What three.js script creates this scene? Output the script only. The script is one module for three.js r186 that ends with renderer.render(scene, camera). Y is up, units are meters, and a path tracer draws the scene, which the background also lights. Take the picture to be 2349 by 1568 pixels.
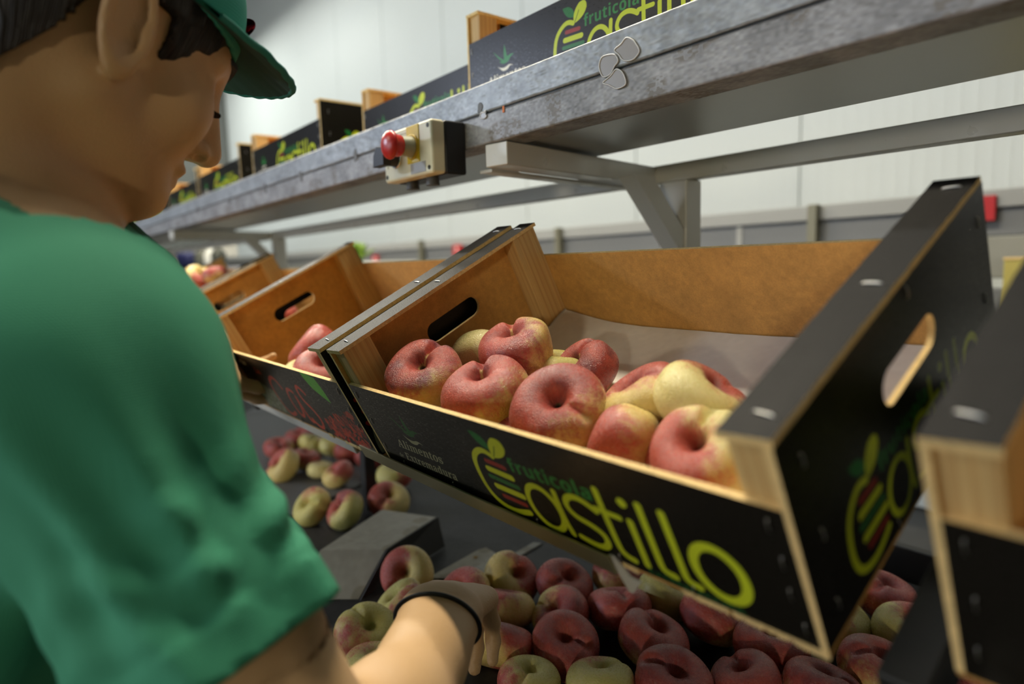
import * as THREE from 'three';
import { RoundedBoxGeometry } from 'three/addons/geometries/RoundedBoxGeometry.js';
import { mergeGeometries, mergeVertices } from 'three/addons/utils/BufferGeometryUtils.js';
import { RectAreaLightUniformsLib } from 'three/addons/lights/RectAreaLightUniformsLib.js';

// ---------------------------------------------------------------- camera, light, exposure
const V = (x, y, z) => new THREE.Vector3(x, y, z);
const renderer = new THREE.WebGLRenderer({ antialias: true });
renderer.toneMapping = THREE.LinearToneMapping;
renderer.toneMappingExposure = 1.0;
renderer.shadowMap.enabled = true;
RectAreaLightUniformsLib.init();
const scene = new THREE.Scene();
scene.background = new THREE.Color(0x000000);
const camera = new THREE.PerspectiveCamera(55.82, 2349 / 1568, 0.02, 60);
camera.position.set(0.65108, 1.21572, 0.33493);
camera.up.set(-0.07531, 0.9923, -0.09833);
camera.lookAt(0.65108 - 0.775704, 1.21572 - 0.120265, 0.33493 - 0.619532);
camera.focus = 0.69;
camera.userData.fStop = 2.5;

// lamps: [x, y, z, width, depth, intensity, tint, aim]
const BENCH_LAMPS = [                                     // strip fixtures along the packing bench, plus one added fill: x, z, power
  [-0.72, -0.29, 190, 'strip lamp over the shelf crates, nearest the camera'], [-2.85, -0.29, 150, 'second strip lamp over the shelf crates'], [-4.5, -0.29, 150, 'third strip lamp over the shelf crates'],
  [-2.0, 3.0, 150, 'added unseen strip lamp behind the worker, brightening the shoulder']];  // aisle lamp put in to brighten the shoulder from behind
const BENCH_Y = 3.3, BENCH_TINT = 0xfff2d8;
const HALL_LAMPS = [
  { at: [-3.17, 2.4, 2.38], size: [0.34, 0.24], power: 150, tint: 0xdce8ff, aim: [-0.1, 1.4, -0.2] },
  { at: [4.6, 1.5, 7.6], size: [0.6, 0.4], power: 170, tint: 0xfff0d2, aim: [0.2, 1.1, -0.2] },
];
const LIGHTBOX = { x: -3.2, y: 1.75, w: 7.0, h: 3.2, power: 1.3, tint: 0xe6eefc };   // added unseen glowing door for soft front light
const WALL_LAMPS = [[-9.2, 420], [-6.2, 165], [-3.2, 95], [-0.2, 55]];              // strip fixtures of the line behind, near the wall
const WALL_Y = 5.0, WALL_Z = -1.3;

// ---------------------------------------------------------------- helpers
const used = {};
const numbered = (n) => { const k = used[n] = (used[n] ?? -1) + 1; return k ? n + '_' + String(k).padStart(3, '0') : n; };
function rng(seed) { let s = seed >>> 0; return () => { s = (s + 0x6D2B79F5) >>> 0; let t = Math.imul(s ^ (s >>> 15), 1 | s); t = (t + Math.imul(t ^ (t >>> 7), 61 | t)) ^ t; return ((t ^ (t >>> 14)) >>> 0) / 4294967296; }; }
function hash3(x, y, z) { let h = Math.imul(x, 374761393) ^ Math.imul(y, 668265263) ^ Math.imul(z, 2147483647 - 1274126177); h = Math.imul(h ^ (h >>> 13), 1274126177); return ((h ^ (h >>> 16)) >>> 0) / 4294967296; }
function noise(x, y = 0, z = 0) {
  const xi = Math.floor(x), yi = Math.floor(y), zi = Math.floor(z); let fx = x - xi, fy = y - yi, fz = z - zi;
  fx = fx * fx * (3 - 2 * fx); fy = fy * fy * (3 - 2 * fy); fz = fz * fz * (3 - 2 * fz);
  const L = (a, b, t) => a + (b - a) * t, h = (a, b, c) => hash3(xi + a, yi + b, zi + c);
  return L(L(L(h(0, 0, 0), h(1, 0, 0), fx), L(h(0, 1, 0), h(1, 1, 0), fx), fy), L(L(h(0, 0, 1), h(1, 0, 1), fx), L(h(0, 1, 1), h(1, 1, 1), fx), fy), fz);
}
const fbm = (x, y, z, o = 4) => { let s = 0, a = 0.5, t = 0; for (let i = 0; i < o; i++) { s += a * noise(x, y, z); t += a; x *= 2.03; y *= 2.03; z *= 2.03; a *= 0.5; } return s / t; };
const clamp = (x, a = 0, b = 1) => Math.min(b, Math.max(a, x));
const sstep = (a, b, x) => { const t = clamp((x - a) / (b - a)); return t * t * (3 - 2 * t); };
const mix = (a, b, t) => a + (b - a) * t;
const mix3 = (a, b, t) => [mix(a[0], b[0], t), mix(a[1], b[1], t), mix(a[2], b[2], t)];
const lin = (hex) => { const c = new THREE.Color(hex); return [c.r, c.g, c.b]; };

function add(o, parent) { o.traverse((c) => { if (c.isMesh) { c.castShadow = c.receiveShadow = true; } }); (parent ?? scene).add(o); return o; }
function tag(o, label, category, group, kind) {
  if (label) o.userData.label = label; if (category) o.userData.category = category;
  if (group) o.userData.group = group; if (kind) o.userData.kind = kind; return o;
}
function thing(name, label, category, pos = [0, 0, 0], group) { const g = new THREE.Group(); g.name = numbered(name); g.position.set(...pos); scene.add(g); return tag(g, label, category, group); }
function part(name, geo, m, parent, label) { const o = new THREE.Mesh(geo, m); o.name = name; if (label) o.userData.label = label; return add(o, parent); }
function struct(name, geo, m) { const o = new THREE.Mesh(geo, m); o.name = name; o.userData.kind = 'structure'; return add(o); }
// uv in metres from the dominant axis of each face
function metricUV(g, rot = false) {
  const n = g.index ? g.toNonIndexed() : g, p = n.attributes.position, nn = n.attributes.normal, uv = new Float32Array(p.count * 2);
  for (let i = 0; i < p.count; i++) {
    const f = i - i % 3, ax = Math.abs(nn.getX(f) + nn.getX(f + 1) + nn.getX(f + 2)), ay = Math.abs(nn.getY(f) + nn.getY(f + 1) + nn.getY(f + 2)), az = Math.abs(nn.getZ(f) + nn.getZ(f + 1) + nn.getZ(f + 2));
    let u, v; if (ax >= ay && ax >= az) { u = p.getZ(i); v = p.getY(i); } else if (ay >= az) { u = p.getX(i); v = p.getZ(i); } else { u = p.getX(i); v = p.getY(i); }
    if (rot) [u, v] = [v, u];
    uv[2 * i] = u; uv[2 * i + 1] = v;
  }
  n.setAttribute('uv', new THREE.BufferAttribute(uv, 2)); return n;
}
function box(w, h, d, x, y, z, r = 0.0008, rot = false) { return metricUV(new RoundedBoxGeometry(w, h, d, 1, Math.min(r, w / 2.1, h / 2.1, d / 2.1)).translate(x, y, z), rot); }
const span = (x0, x1, y0, y1, z0, z1, r, rot) => box(x1 - x0, y1 - y0, z1 - z0, (x0 + x1) / 2, (y0 + y1) / 2, (z0 + z1) / 2, r, rot);
const merge = (a) => mergeGeometries(a.map((g) => { const n = g.index ? g.toNonIndexed() : g; for (const k of Object.keys(n.attributes)) if (!['position', 'normal', 'uv'].includes(k)) n.deleteAttribute(k); n.clearGroups(); return n; }), false);
function rod(a, b, r, seg = 10) { const d = V(...b).sub(V(...a)), L = d.length(); const g = new THREE.CylinderGeometry(r, r, L, seg); g.applyQuaternion(new THREE.Quaternion().setFromUnitVectors(V(0, 1, 0), d.normalize())); g.translate((a[0] + b[0]) / 2, (a[1] + b[1]) / 2, (a[2] + b[2]) / 2); return g; }
function tex(w, h, fn, srgb = true, rx = 1, ry = 1) {                         // fn(u, v) -> [r, g, b] 0..1
  const d = new Uint8Array(w * h * 4);
  for (let y = 0, i = 0; y < h; y++) for (let x = 0; x < w; x++, i += 4) { const c = fn(x / w, y / h); d[i] = clamp(c[0]) * 255; d[i + 1] = clamp(c[1]) * 255; d[i + 2] = clamp(c[2]) * 255; d[i + 3] = 255; }
  const t = new THREE.DataTexture(d, w, h); t.wrapS = t.wrapT = THREE.RepeatWrapping; t.magFilter = THREE.LinearFilter; t.minFilter = THREE.LinearMipmapLinearFilter;
  if (srgb) t.colorSpace = THREE.SRGBColorSpace; t.repeat.set(rx, ry); t.needsUpdate = true; return t;
}
// noise that wraps at 1
const wrapN = (u, v, f, seed, fy = f) => { const n = (a, b) => noise(a * f + seed, b * fy + seed * 1.7, seed); const bu = sstep(0.8, 1, u), bv = sstep(0.8, 1, v); return mix(mix(n(u, v), n(u - 1, v), bu), mix(n(u, v - 1), n(u - 1, v - 1), bu), bv); };
const g3 = (x) => [x, x, x];
const std = (o) => new THREE.MeshStandardMaterial(o);
const phys = (o) => new THREE.MeshPhysicalMaterial(o);

// ---------------------------------------------------------------- materials
const M = {};
M.pine = std({ roughness: 0.62, map: tex(512, 512, (u, v) => {
  const w = u + 0.02 * (wrapN(u, v, 4, 3, 2) - 0.5), ring = 0.5 + 0.5 * Math.sin(w * 62.83 + 3 * wrapN(u, v, 8, 9, 1)), fine = wrapN(u, v, 190, 5, 6), n = wrapN(u, v, 12, 8, 2);
  const c = mix3([0.80, 0.68, 0.46], [0.66, 0.49, 0.27], 0.32 * Math.pow(ring, 3) + 0.3 * n); return c.map((x) => x * (0.92 + 0.14 * fine)); }, true, 12, 4) });
M.rawEdge = std({ roughness: 0.8, map: tex(256, 256, (u, v) => { const f = wrapN(u, v, 120, 4), n = wrapN(u, v, 20, 2); return [0.90, 0.78, 0.54].map((x) => x * (0.82 + 0.2 * f + 0.1 * n)); }, true, 20, 20) });
M.kraft = std({ roughness: 0.68, map: tex(512, 512, (u, v) => {
  const f = wrapN(u, v, 220, 6), m = wrapN(u, v, 46, 2), b = wrapN(u, v, 9, 12), s = hash3((u * 512) | 0, (v * 512) | 0, 5) > 0.9985 ? 0.7 : 1;
  return [0.74, 0.565, 0.305].map((x) => x * (0.86 + 0.09 * f + 0.1 * m + 0.1 * b) * s); }, true, 4, 4) });
M.black = std({ color: 0x1c1b18, roughness: 0.42, roughnessMap: tex(256, 256, (u, v) => g3(0.8 + 0.4 * (wrapN(u, v, 30, 3) - 0.5)), false, 6, 6) });
M.stripTop = phys({ color: 0x141414, specularIntensity: 0.2, roughness: 0.5, bumpScale: 0.00025, bumpMap: tex(256, 256, (u, v) => g3(wrapN(u, v, 120, 9)), false, 14, 14) });
M.staple = std({ color: 0xc9c9c6, metalness: 1, roughness: 0.3 });
M.paper = std({ roughness: 0.85, map: tex(256, 256, (u, v) => g3(0.84 + 0.03 * wrapN(u, v, 60, 3) + 0.02 * wrapN(u, v, 6, 8)).map((x, i) => x * [1, 0.985, 0.95][i]), true, 3, 3), side: THREE.DoubleSide });
M.zincTop = std({ metalness: 0.3, roughness: 0.5, bumpScale: 0.0012, map: tex(1024, 256, (u, v) => {
  const a = wrapN(u, v, 40, 4, 16), b = wrapN(u, v, 130, 9, 60), c = wrapN(u, v, 9, 2, 4); return g3(0.62 + 0.10 * (a - 0.5) + 0.1 * (b - 0.5) + 0.08 * (c - 0.5)).map((x, i) => x * [0.97, 1, 1.02][i]); }, true, 1.6, 6),
  bumpMap: tex(1024, 256, (u, v) => g3(0.6 * wrapN(u, v, 46, 14, 22) + 0.4 * wrapN(u, v, 110, 3, 50)), false, 1.6, 6) });
M.zincLow = std({ metalness: 0.3, roughness: 0.55, bumpScale: 0.0005, map: tex(1024, 256, (u, v) => {
  const a = wrapN(u, v, 30, 41, 9), b = wrapN(u, v, 150, 19, 70), c = wrapN(u, v, 12, 22, 3), s = sstep(0.62, 0.74, wrapN(u, v, 17, 52, 5)) * sstep(0.35, 0.6, b);
  const base = g3(0.58 + 0.12 * (a - 0.5) + 0.12 * (b - 0.5) + 0.1 * (c - 0.5)); return mix3(base, [0.40, 0.37, 0.33], 0.6 * s); }, true, 1.6, 6),
  bumpMap: tex(512, 256, (u, v) => g3(wrapN(u, v, 120, 3, 60)), false, 1.6, 6) });
M.steel = std({ color: 0xcccbc2, metalness: 0.12, roughness: 0.45, roughnessMap: tex(256, 256, (u, v) => g3(0.75 + 0.5 * (wrapN(u, v, 14, 3) - 0.5) + 0.2 * wrapN(u, v, 90, 5)), false, 3, 3) });
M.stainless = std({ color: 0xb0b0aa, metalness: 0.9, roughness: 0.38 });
M.belt = std({ roughness: 0.6, map: tex(512, 512, (u, v) => g3(0.115 + 0.05 * (wrapN(u, v, 60, 4) - 0.5) + 0.04 * wrapN(u, v, 8, 6)), true, 2, 2) });
M.greySheet = std({ roughness: 0.55, map: tex(256, 256, (u, v) => { const s = sstep(0.72, 0.8, wrapN(u, v, 10, 4)); return mix3([0.55, 0.54, 0.49], [0.40, 0.37, 0.29], 0.5 * s).map((x) => x * (0.95 + 0.1 * wrapN(u, v, 40, 5))); }, true, 3, 3), side: THREE.DoubleSide });
M.darkSheet = std({ color: 0x2a2a28, roughness: 0.5, metalness: 0.3 });
M.wall = std({ color: 0xd5dbd8, roughness: 0.55, bumpScale: 0.0015, bumpMap: tex(512, 4, (u) => g3(Math.pow(0.5 + 0.5 * Math.cos(u * Math.PI * 2 * 16), 6)), false, 1, 1) });
M.hall = std({ color: 0x62645f, roughness: 0.8 });
M.ceiling = std({ color: 0x9a9b98, roughness: 0.8 });
M.floor = std({ roughness: 0.6, map: tex(256, 256, (u, v) => g3(0.16 + 0.06 * wrapN(u, v, 30, 4) + 0.05 * wrapN(u, v, 6, 8)), true, 0.5, 0.5) });

// ---------------------------------------------------------------- printed panels (flat print, millimetres; y up)
const PX = 4;                                                                   // canvas pixels per millimetre
function canvas(w, h, base) { const c = document.createElement('canvas'); c.width = Math.round(w * PX); c.height = Math.round(h * PX); const x = c.getContext('2d'); x.fillStyle = base; x.fillRect(0, 0, c.width, c.height); x.setTransform(PX, 0, 0, -PX, 0, c.height); x.lineCap = x.lineJoin = 'round'; return [c, x]; }
function canvasTex(c) { const t = new THREE.CanvasTexture(c); t.colorSpace = THREE.SRGBColorSpace; t.wrapS = t.wrapT = THREE.ClampToEdgeWrapping; return t; }
const LIME = '#b9c62a', LEAF = '#2c7a3a', FOREST = '#1f6a33', REDD = '#8c2f2a';
function text(x, s, px, py, size, font, colour, w) { x.save(); x.translate(px, py); x.scale(1, -1); x.fillStyle = colour; x.font = `${font.replace('%', size)}`; if (w) { const m = x.measureText(s).width; x.scale(w / m, 1); } x.fillText(s, 0, 0); x.restore(); }
function stroke(x, pts, w, colour, closed) {                                    // smooth stroke through points
  x.strokeStyle = colour; x.lineWidth = w; x.beginPath(); x.moveTo(...pts[0]);
  if (pts.length === 2) x.lineTo(...pts[1]);
  else { for (let i = 1; i < pts.length - 1; i++) { const a = pts[i], b = pts[i + 1], last = i === pts.length - 2; x.quadraticCurveTo(a[0], a[1], last ? b[0] : (a[0] + b[0]) / 2, last ? b[1] : (a[1] + b[1]) / 2); } }
  if (closed) x.closePath(); x.stroke();
}
function blob(x, pts, colour) { x.fillStyle = colour; x.beginPath(); x.moveTo(...pts[0]); for (let i = 1; i < pts.length; i += 2) { const b = pts[(i + 1) % pts.length]; x.quadraticCurveTo(pts[i][0], pts[i][1], b[0], b[1]); } x.closePath(); x.fill(); }
function fruitLogo(x) {                                                         // drawn where the photograph's panel has it
  blob(x, [[240, 74], [225, 74], [219, 90], [236, 92], [241, 78]], FOREST);
  blob(x, [[240, 66], [236, 80], [250, 89], [264, 92], [263, 80], [258, 68]], LIME);
  stroke(x, [[241, 67], [246, 74], [249, 80]], 1.0, '#3d5a1c');
  stroke(x, [[238, 67], [231, 71], [219, 69], [206, 58], [202, 40], [203, 22], [211, 10], [226, 5], [242, 6.5], [256, 11.5]], 6.2, LIME);
  const slice = (a, b, w, c) => { stroke(x, [a, b], w, c); };
  slice([225, 59], [249, 57.5], 5.2, REDD); slice([222, 49.5], [253, 48], 6.8, LIME); slice([219, 40.5], [256, 38.5], 5, '#2f6a3c'); slice([222, 30], [257, 29.5], 6.8, LIME); slice([226, 20], [255, 19.5], 5, REDD);
  text(x, 'fruticola', 257, 57.5, 20, 'bold %px sans-serif', LEAF, 93);
  stroke(x, [[304, 51], [301.5, 22], [306, 8.5]], 6, LIME);                     // a
  x.strokeStyle = LIME; x.lineWidth = 6; x.beginPath(); x.ellipse(283, 27, 18.5, 22, 0, 0, 7); x.stroke();
  stroke(x, [[346, 47], [336, 54], [320, 53], [312, 42], [318, 32], [332, 29.5], [345, 24], [345, 12], [332, 5.5], [315, 9.5]], 6, LIME); // s
  stroke(x, [[355, 70], [355, 22], [358, 9], [367, 8.5]], 6, LIME); stroke(x, [[347, 50], [369, 49.5]], 5.4, LIME); // t
  stroke(x, [[378.5, 49.5], [378.5, 9.5]], 6, LIME); x.fillStyle = LIME; x.beginPath(); x.arc(377.5, 66, 4.2, 0, 7); x.fill();
  stroke(x, [[392, 69], [392, 20], [393, 10], [402, 10]], 6, LIME); stroke(x, [[410.5, 69], [411, 20], [412, 10], [421, 10]], 6, LIME);
  x.lineWidth = 7; x.beginPath(); x.ellipse(441, 32, 17.5, 21.5, 0, 0, 7); x.stroke();
  text(x, 'EXTREMADURA', 377, 0.3, 8, '%px sans-serif', '#236b35', 74);
}
function birdLogo(x) {
  blob(x, [[66, 76], [80, 64], [92, 58], [90, 70], [93.5, 79.5], [97, 70], [99, 62], [103, 62], [107, 63], [112, 62], [116, 61.8], [110, 60], [106, 58], [103, 53], [94, 52.5], [86, 53], [80, 58], [88, 56], [84, 59], [74, 66]], LEAF);
  blob(x, [[75, 52.5], [88, 45], [98, 48], [106, 51], [113, 45.5], [106, 48], [104, 46], [98, 41], [88, 43]], '#d9d5c3');
  text(x, 'Alimentos', 50, 29.5, 16, 'italic bold %px serif', '#d9d5c3', 88);
  text(x, 'de', 38, 12.5, 8, 'italic %px serif', '#d9d5c3', 9);
  text(x, 'Extremadura', 52, 12, 15, 'italic bold %px serif', '#d9d5c3', 98);
}
const BASE = '#15130f';
function frontPrint() { const [c, x] = canvas(500, 103, BASE); birdLogo(x); fruitLogo(x); return canvasTex(c); }
function endPrint() { const [c, x] = canvas(302, 147, BASE); x.save(); x.translate(42, 8); x.scale(0.84, 0.88); x.translate(-200, -5); fruitLogo(x); x.restore(); return canvasTex(c); }
function grapePrint() {                                                         // the other packer's print: red script, leaf, red blossom, pale photograph of a vineyard
  const [c, x] = canvas(500, 103, BASE), r = rng(11), RED = '#b5351b';
  for (let i = 0; i < 1100; i++) { const px = 95 + 118 * r(), py = 3 + (58 - 0.18 * (px - 95)) * Math.pow(r(), 0.8); x.fillStyle = ['#7d7f63', '#5f6f35', '#8b8a78', '#4d5a2c', '#a09f92', '#3d4a24'][(r() * 6) | 0]; x.globalAlpha = 0.75; x.beginPath(); x.ellipse(px, py, 1 + 3 * r(), 1 + 4 * r(), r() * 3, 0, 7); x.fill(); } x.globalAlpha = 1;
  text(x, 'de las', 96, 82, 13, 'italic %px serif', '#c9c5b3', 44); text(x, 'Las', 168, 72, 15, 'italic bold %px serif', RED, 26);
  stroke(x, [[258, 58], [252, 73], [232, 74], [212, 62], [206, 38], [214, 12], [234, 4], [252, 14]], 6.5, RED);            // C
  stroke(x, [[300, 58], [286, 64], [268, 50], [266, 24], [280, 10], [296, 24], [302, 60], [303, 22], [310, 8], [318, 12]], 6, RED); // a
  stroke(x, [[352, 64], [340, 76], [324, 68], [326, 50], [346, 38], [356, 20], [344, 5], [328, 6], [318, 16]], 6, RED);          // s
  blob(x, [[384, 103], [404, 104], [426, 100], [436, 84], [436, 64], [418, 70], [398, 80], [386, 92]], '#58a82c');
  for (let i = 0; i < 150; i++) { const px = 372 + 116 * Math.pow(r(), 0.8), py = 1 + 60 * r() * (0.45 + 0.55 * (px - 372) / 116); x.fillStyle = r() > 0.35 ? RED : '#7a2117'; x.beginPath(); x.ellipse(px, py, 1.2 + 4.4 * r(), 1 + 6.5 * r(), r() * 3, 0, 7); x.fill(); }
  return canvasTex(c);
}
function grapeEndPrint() {
  const [c, x] = canvas(302, 147, '#171715'), r = rng(5);
  x.lineWidth = 1; x.strokeStyle = '#5c6a60'; x.beginPath(); x.ellipse(34, 108, 17, 26, 0, 0, 7); x.stroke();
  x.fillStyle = '#3f9a24'; x.beginPath(); x.ellipse(32, 108, 10, 18, 0.2, 0, 7); x.fill();
  for (let i = 0; i < 50; i++) { x.fillStyle = r() > 0.3 ? '#a32c1a' : '#5f1b14'; x.beginPath(); x.ellipse(8 + 50 * r(), 10 + 70 * r(), 1.5 + 5 * r(), 1.5 + 4 * r(), r() * 3, 0, 7); x.fill(); }
  blob(x, [[4, 2], [2, 20], [10, 40], [18, 24], [22, 4], [12, 0]], '#77796c');
  return canvasTex(c);
}
const printMat = (map) => phys({ map, specularIntensity: 0.4, roughness: 0.42, roughnessMap: M.black.roughnessMap });
M.front = printMat(frontPrint()); M.end = printMat(endPrint()); M.grape = printMat(grapePrint()); M.grapeEnd = printMat(grapeEndPrint());

// ---------------------------------------------------------------- fruit crate (500 x 302 x 147 mm); local x along, y up, z = 0 at the front face and negative behind
const CL = 0.5, CD = 0.302, CH = 0.147, FH = 0.103, TB = 0.004, BW = 0.029;
function boardMesh(shape, outerPrint, mirror) {                                 // 4 mm board; groups: outer face, inner face, raw edges
  const g = new THREE.ExtrudeGeometry(shape, { depth: TB, bevelEnabled: false, curveSegments: 10 }).toNonIndexed(), p = g.attributes.position, n = g.attributes.normal, order = [[], [], []];
  for (let i = 0; i < p.count; i += 3) { const nz = n.getZ(i); order[nz > 0.9 ? 0 : nz < -0.9 ? 1 : 2].push(i); }
  const q = new THREE.BufferGeometry(), P = [], N = [], U = []; let k = 0;
  order.forEach((list, m) => { q.addGroup(k, list.length * 3, m); k += list.length * 3; for (const i of list) for (let j = i; j < i + 3; j++) { P.push(p.getX(j), p.getY(j), p.getZ(j)); N.push(n.getX(j), n.getY(j), n.getZ(j)); if (m === 0) U.push(p.getX(j) / outerPrint[0], p.getY(j) / outerPrint[1]); else U.push(p.getX(j), p.getY(j) + (m === 2 ? p.getZ(j) : 0)); } });
  q.setAttribute('position', new THREE.Float32BufferAttribute(P, 3)); q.setAttribute('normal', new THREE.Float32BufferAttribute(N, 3)); q.setAttribute('uv', new THREE.Float32BufferAttribute(U, 2)); return q;
}
const rect = (x0, y0, x1, y1) => { const s = new THREE.Shape(); s.moveTo(x0, y0); s.lineTo(x1, y0); s.lineTo(x1, y1); s.lineTo(x0, y1); s.closePath(); return s; };
const endShape = () => { const s = rect(0, 0, CD, CH - 0.004), h = new THREE.Path(), x0 = 0.111, x1 = 0.193, y0 = 0.082, y1 = 0.106, r = (y1 - y0) / 2; h.moveTo(x0 + r, y0); h.lineTo(x1 - r, y0); h.absarc(x1 - r, y0 + r, r, -Math.PI / 2, Math.PI / 2); h.lineTo(x0 + r, y1); h.absarc(x0 + r, y0 + r, r, Math.PI / 2, Math.PI * 1.5); s.holes.push(h); return s; };
// the right end: shape x = depth, so it is turned to face +x; the left end is the mirrored copy
const endR = boardMesh(endShape(), [CD, CH]); endR.rotateY(Math.PI / 2); endR.translate(CL - TB, 0, 0);
const endLshape = () => { const s = endShape(), m = new THREE.Shape(s.getPoints().map((p) => new THREE.Vector2(CD - p.x, p.y)).reverse()); m.holes = s.holes.map((h) => new THREE.Path(h.getPoints(10).map((p) => new THREE.Vector2(CD - p.x, p.y)).reverse())); return m; };
const endL = boardMesh(endLshape(), [CD, CH]); endL.rotateY(-Math.PI / 2); endL.translate(TB, 0, -CD);
const frontG = boardMesh(rect(TB, 0, CL - TB, FH), [CL, FH]); frontG.translate(0, 0, -TB);
const backG = boardMesh(rect(-(CL - TB), 0, -TB, FH), [-CL, FH]); backG.rotateY(Math.PI); backG.translate(0, 0, -CD + TB); { const u = backG.attributes.uv; for (let i = 0; i < backG.groups[0].count; i++) u.setX(i, 1 - u.getX(i)); }
const bottomG = span(0.0002, CL - 0.0002, -0.004, 0, -CD + 0.001, -0.0006, 0.0004);
function ragged(x0, x1, seed) {                                                 // torn strip of raw board under the front panel
  const r = rng(seed), s = new THREE.Shape(); s.moveTo(x0, 0.0004); s.lineTo(x1, 0.0004); const n = 26; for (let i = 0; i <= n; i++) { const x = mix(x1, x0, i / n); s.lineTo(x, -0.0042 - 0.0014 * r() + (r() > 0.86 ? 0.0022 : 0)); } s.closePath();
  return metricUV(new THREE.ExtrudeGeometry(s, { depth: 0.0012, bevelEnabled: false }).translate(0, 0, -0.0006));
}
const postG = (x0, x1, z0, z1) => span(x0, x1, 0, CH - 0.004, z0, z1, 0.0007);
const stripG = (x0, x1, seed) => { const r = rng(seed); const s = new THREE.Shape(), n = 40; s.moveTo(x0, -0.0008); for (let i = 0; i <= n; i++) s.lineTo(x0 + 0.0005 * (r() - 0.5), mix(0.0008, CD - 0.0008, i / n)); for (let i = n; i >= 0; i--) s.lineTo(x1 + 0.0006 * (r() - 0.5), mix(0.0008, CD - 0.0008, i / n)); s.closePath(); const g = new THREE.ExtrudeGeometry(s, { depth: 0.0042, bevelEnabled: false }).toNonIndexed(); return g; };
function strip(x0, x1, seed) {                                                  // groups: black top, raw sides
  const g = stripG(x0, x1, seed), p = g.attributes.position, n = g.attributes.normal, order = [[], []], P = [], N = [], U = [], q = new THREE.BufferGeometry(); let k = 0;
  for (let i = 0; i < p.count; i += 3) order[n.getZ(i) > 0.9 ? 0 : 1].push(i);
  order.forEach((list, m) => { q.addGroup(k, list.length * 3, m); k += list.length * 3; for (const i of list) for (let j = i; j < i + 3; j++) { P.push(p.getX(j), p.getZ(j), -p.getY(j)); N.push(n.getX(j), n.getZ(j), -n.getY(j)); U.push(p.getX(j) + p.getZ(j), p.getY(j)); } });
  q.setAttribute('position', new THREE.Float32BufferAttribute(P, 3)); q.setAttribute('normal', new THREE.Float32BufferAttribute(N, 3)); q.setAttribute('uv', new THREE.Float32BufferAttribute(U, 2)); q.translate(0, CH - 0.004, 0); return q;
}
const stripL = strip(0, BW, 3), stripR = strip(CL - BW, CL, 8);
const posts = [postG(TB, BW - 0.0015, -0.039, -TB - 0.0003), postG(TB, BW - 0.0015, -CD + TB, -CD + 0.042), postG(CL - BW + 0.0015, CL - TB, -0.039, -TB - 0.0003), postG(CL - BW + 0.0015, CL - TB, -CD + TB, -CD + 0.042)];
function stapleG(len, r = 0.0007) { const c = new THREE.CatmullRomCurve3([V(-len / 2, -0.002, 0), V(-len / 2, 0.0003, 0), V(-len / 2 + 0.001, 0.0007, 0), V(len / 2 - 0.001, 0.0007, 0), V(len / 2, 0.0003, 0), V(len / 2, -0.002, 0)]); return new THREE.TubeGeometry(c, 14, r, 6, false); }
const stTop = stapleG(0.011), stSide = stapleG(0.008, 0.0005);
const woodVariants = [0, 1, 2, 3].map((i) => { const m = M.pine.clone(); m.map = M.pine.map.clone(); m.map.offset.set(0.23 * i, 0.31 * i); m.map.needsUpdate = true; return m; });
const endSolid = boardMesh(rect(0, 0, CD, CH - 0.004), [CD, CH]); endSolid.rotateY(Math.PI / 2); endSolid.translate(CL - TB, 0, 0);
function makeCrate(name, label, front, end, group, detail = true, right = endR) {
  const t = thing(name, label, 'crate', [0, 0, 0], group);
  part('end_panel', endL, [end, M.kraft, M.rawEdge], t); part('end_panel', right, [end, M.kraft, M.rawEdge], t);
  part('front_panel', frontG, [front, M.kraft, M.rawEdge], t); part('back_panel', backG, [front, M.kraft, M.rawEdge], t);
  part('bottom_board', bottomG, M.kraft, t);
  posts.forEach((g, i) => part('corner_post', g, woodVariants[i], t));
  const tops = [part('top_strip', stripL, [M.stripTop, M.rawEdge], t), part('top_strip', stripR, [M.stripTop, M.rawEdge], t)];
  tops.forEach((s, k) => [0.018, 0.148, 0.284].forEach((d, i) => { const o = part('staple', stTop, M.staple, s); o.position.set(k ? CL - BW / 2 + 0.002 : BW / 2 - 0.001, CH + 0.0001, -d); o.rotation.y = 0.12 * (i - 1); }));
  if (detail) {
    for (const q of [ragged(0.352, 0.366, 2), ragged(0.404, 0.438, 4), ragged(0.4405, CL, 7)]) part('torn_edge', q, M.rawEdge, t, 'torn raw board edge');
    for (const [x, y] of [[0.041, 0.003], [0.137, 0.003], [0.262, 0.003], [0.352, 0.004], [0.415, 0.004], [0.486, 0.09], [0.488, 0.064], [0.487, 0.04], [0.49, 0.014], [0.012, 0.09], [0.013, 0.055], [0.011, 0.02]]) { const o = part('staple', stSide, M.staple, t); o.position.set(x, y, 0.0001); o.rotation.set(Math.PI / 2, 0, 0); o.rotateY(Math.PI / 2); }
    for (const [z, y] of [[0.02, 0.12], [0.021, 0.07], [0.019, 0.02], [0.1, 0.004], [0.16, 0.135], [0.285, 0.12], [0.284, 0.06]]) { const o = part('staple', stSide, M.staple, t); o.position.set(CL + 0.0001, y, -z); o.rotation.set(0, 0, -Math.PI / 2); }
  }
  return t;
}
const TILT = THREE.MathUtils.degToRad(26.535);
const seat = (o, u, v, w) => { o.position.set(u, 1 + w * Math.cos(TILT) + v * Math.sin(TILT), w * Math.sin(TILT) - v * Math.cos(TILT)); o.rotation.x = TILT; return o; };   // on the sloping rack
const rackPoint = (u, v, w) => V(u, 1 + w * Math.cos(TILT) + v * Math.sin(TILT), w * Math.sin(TILT) - v * Math.cos(TILT));
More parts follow.
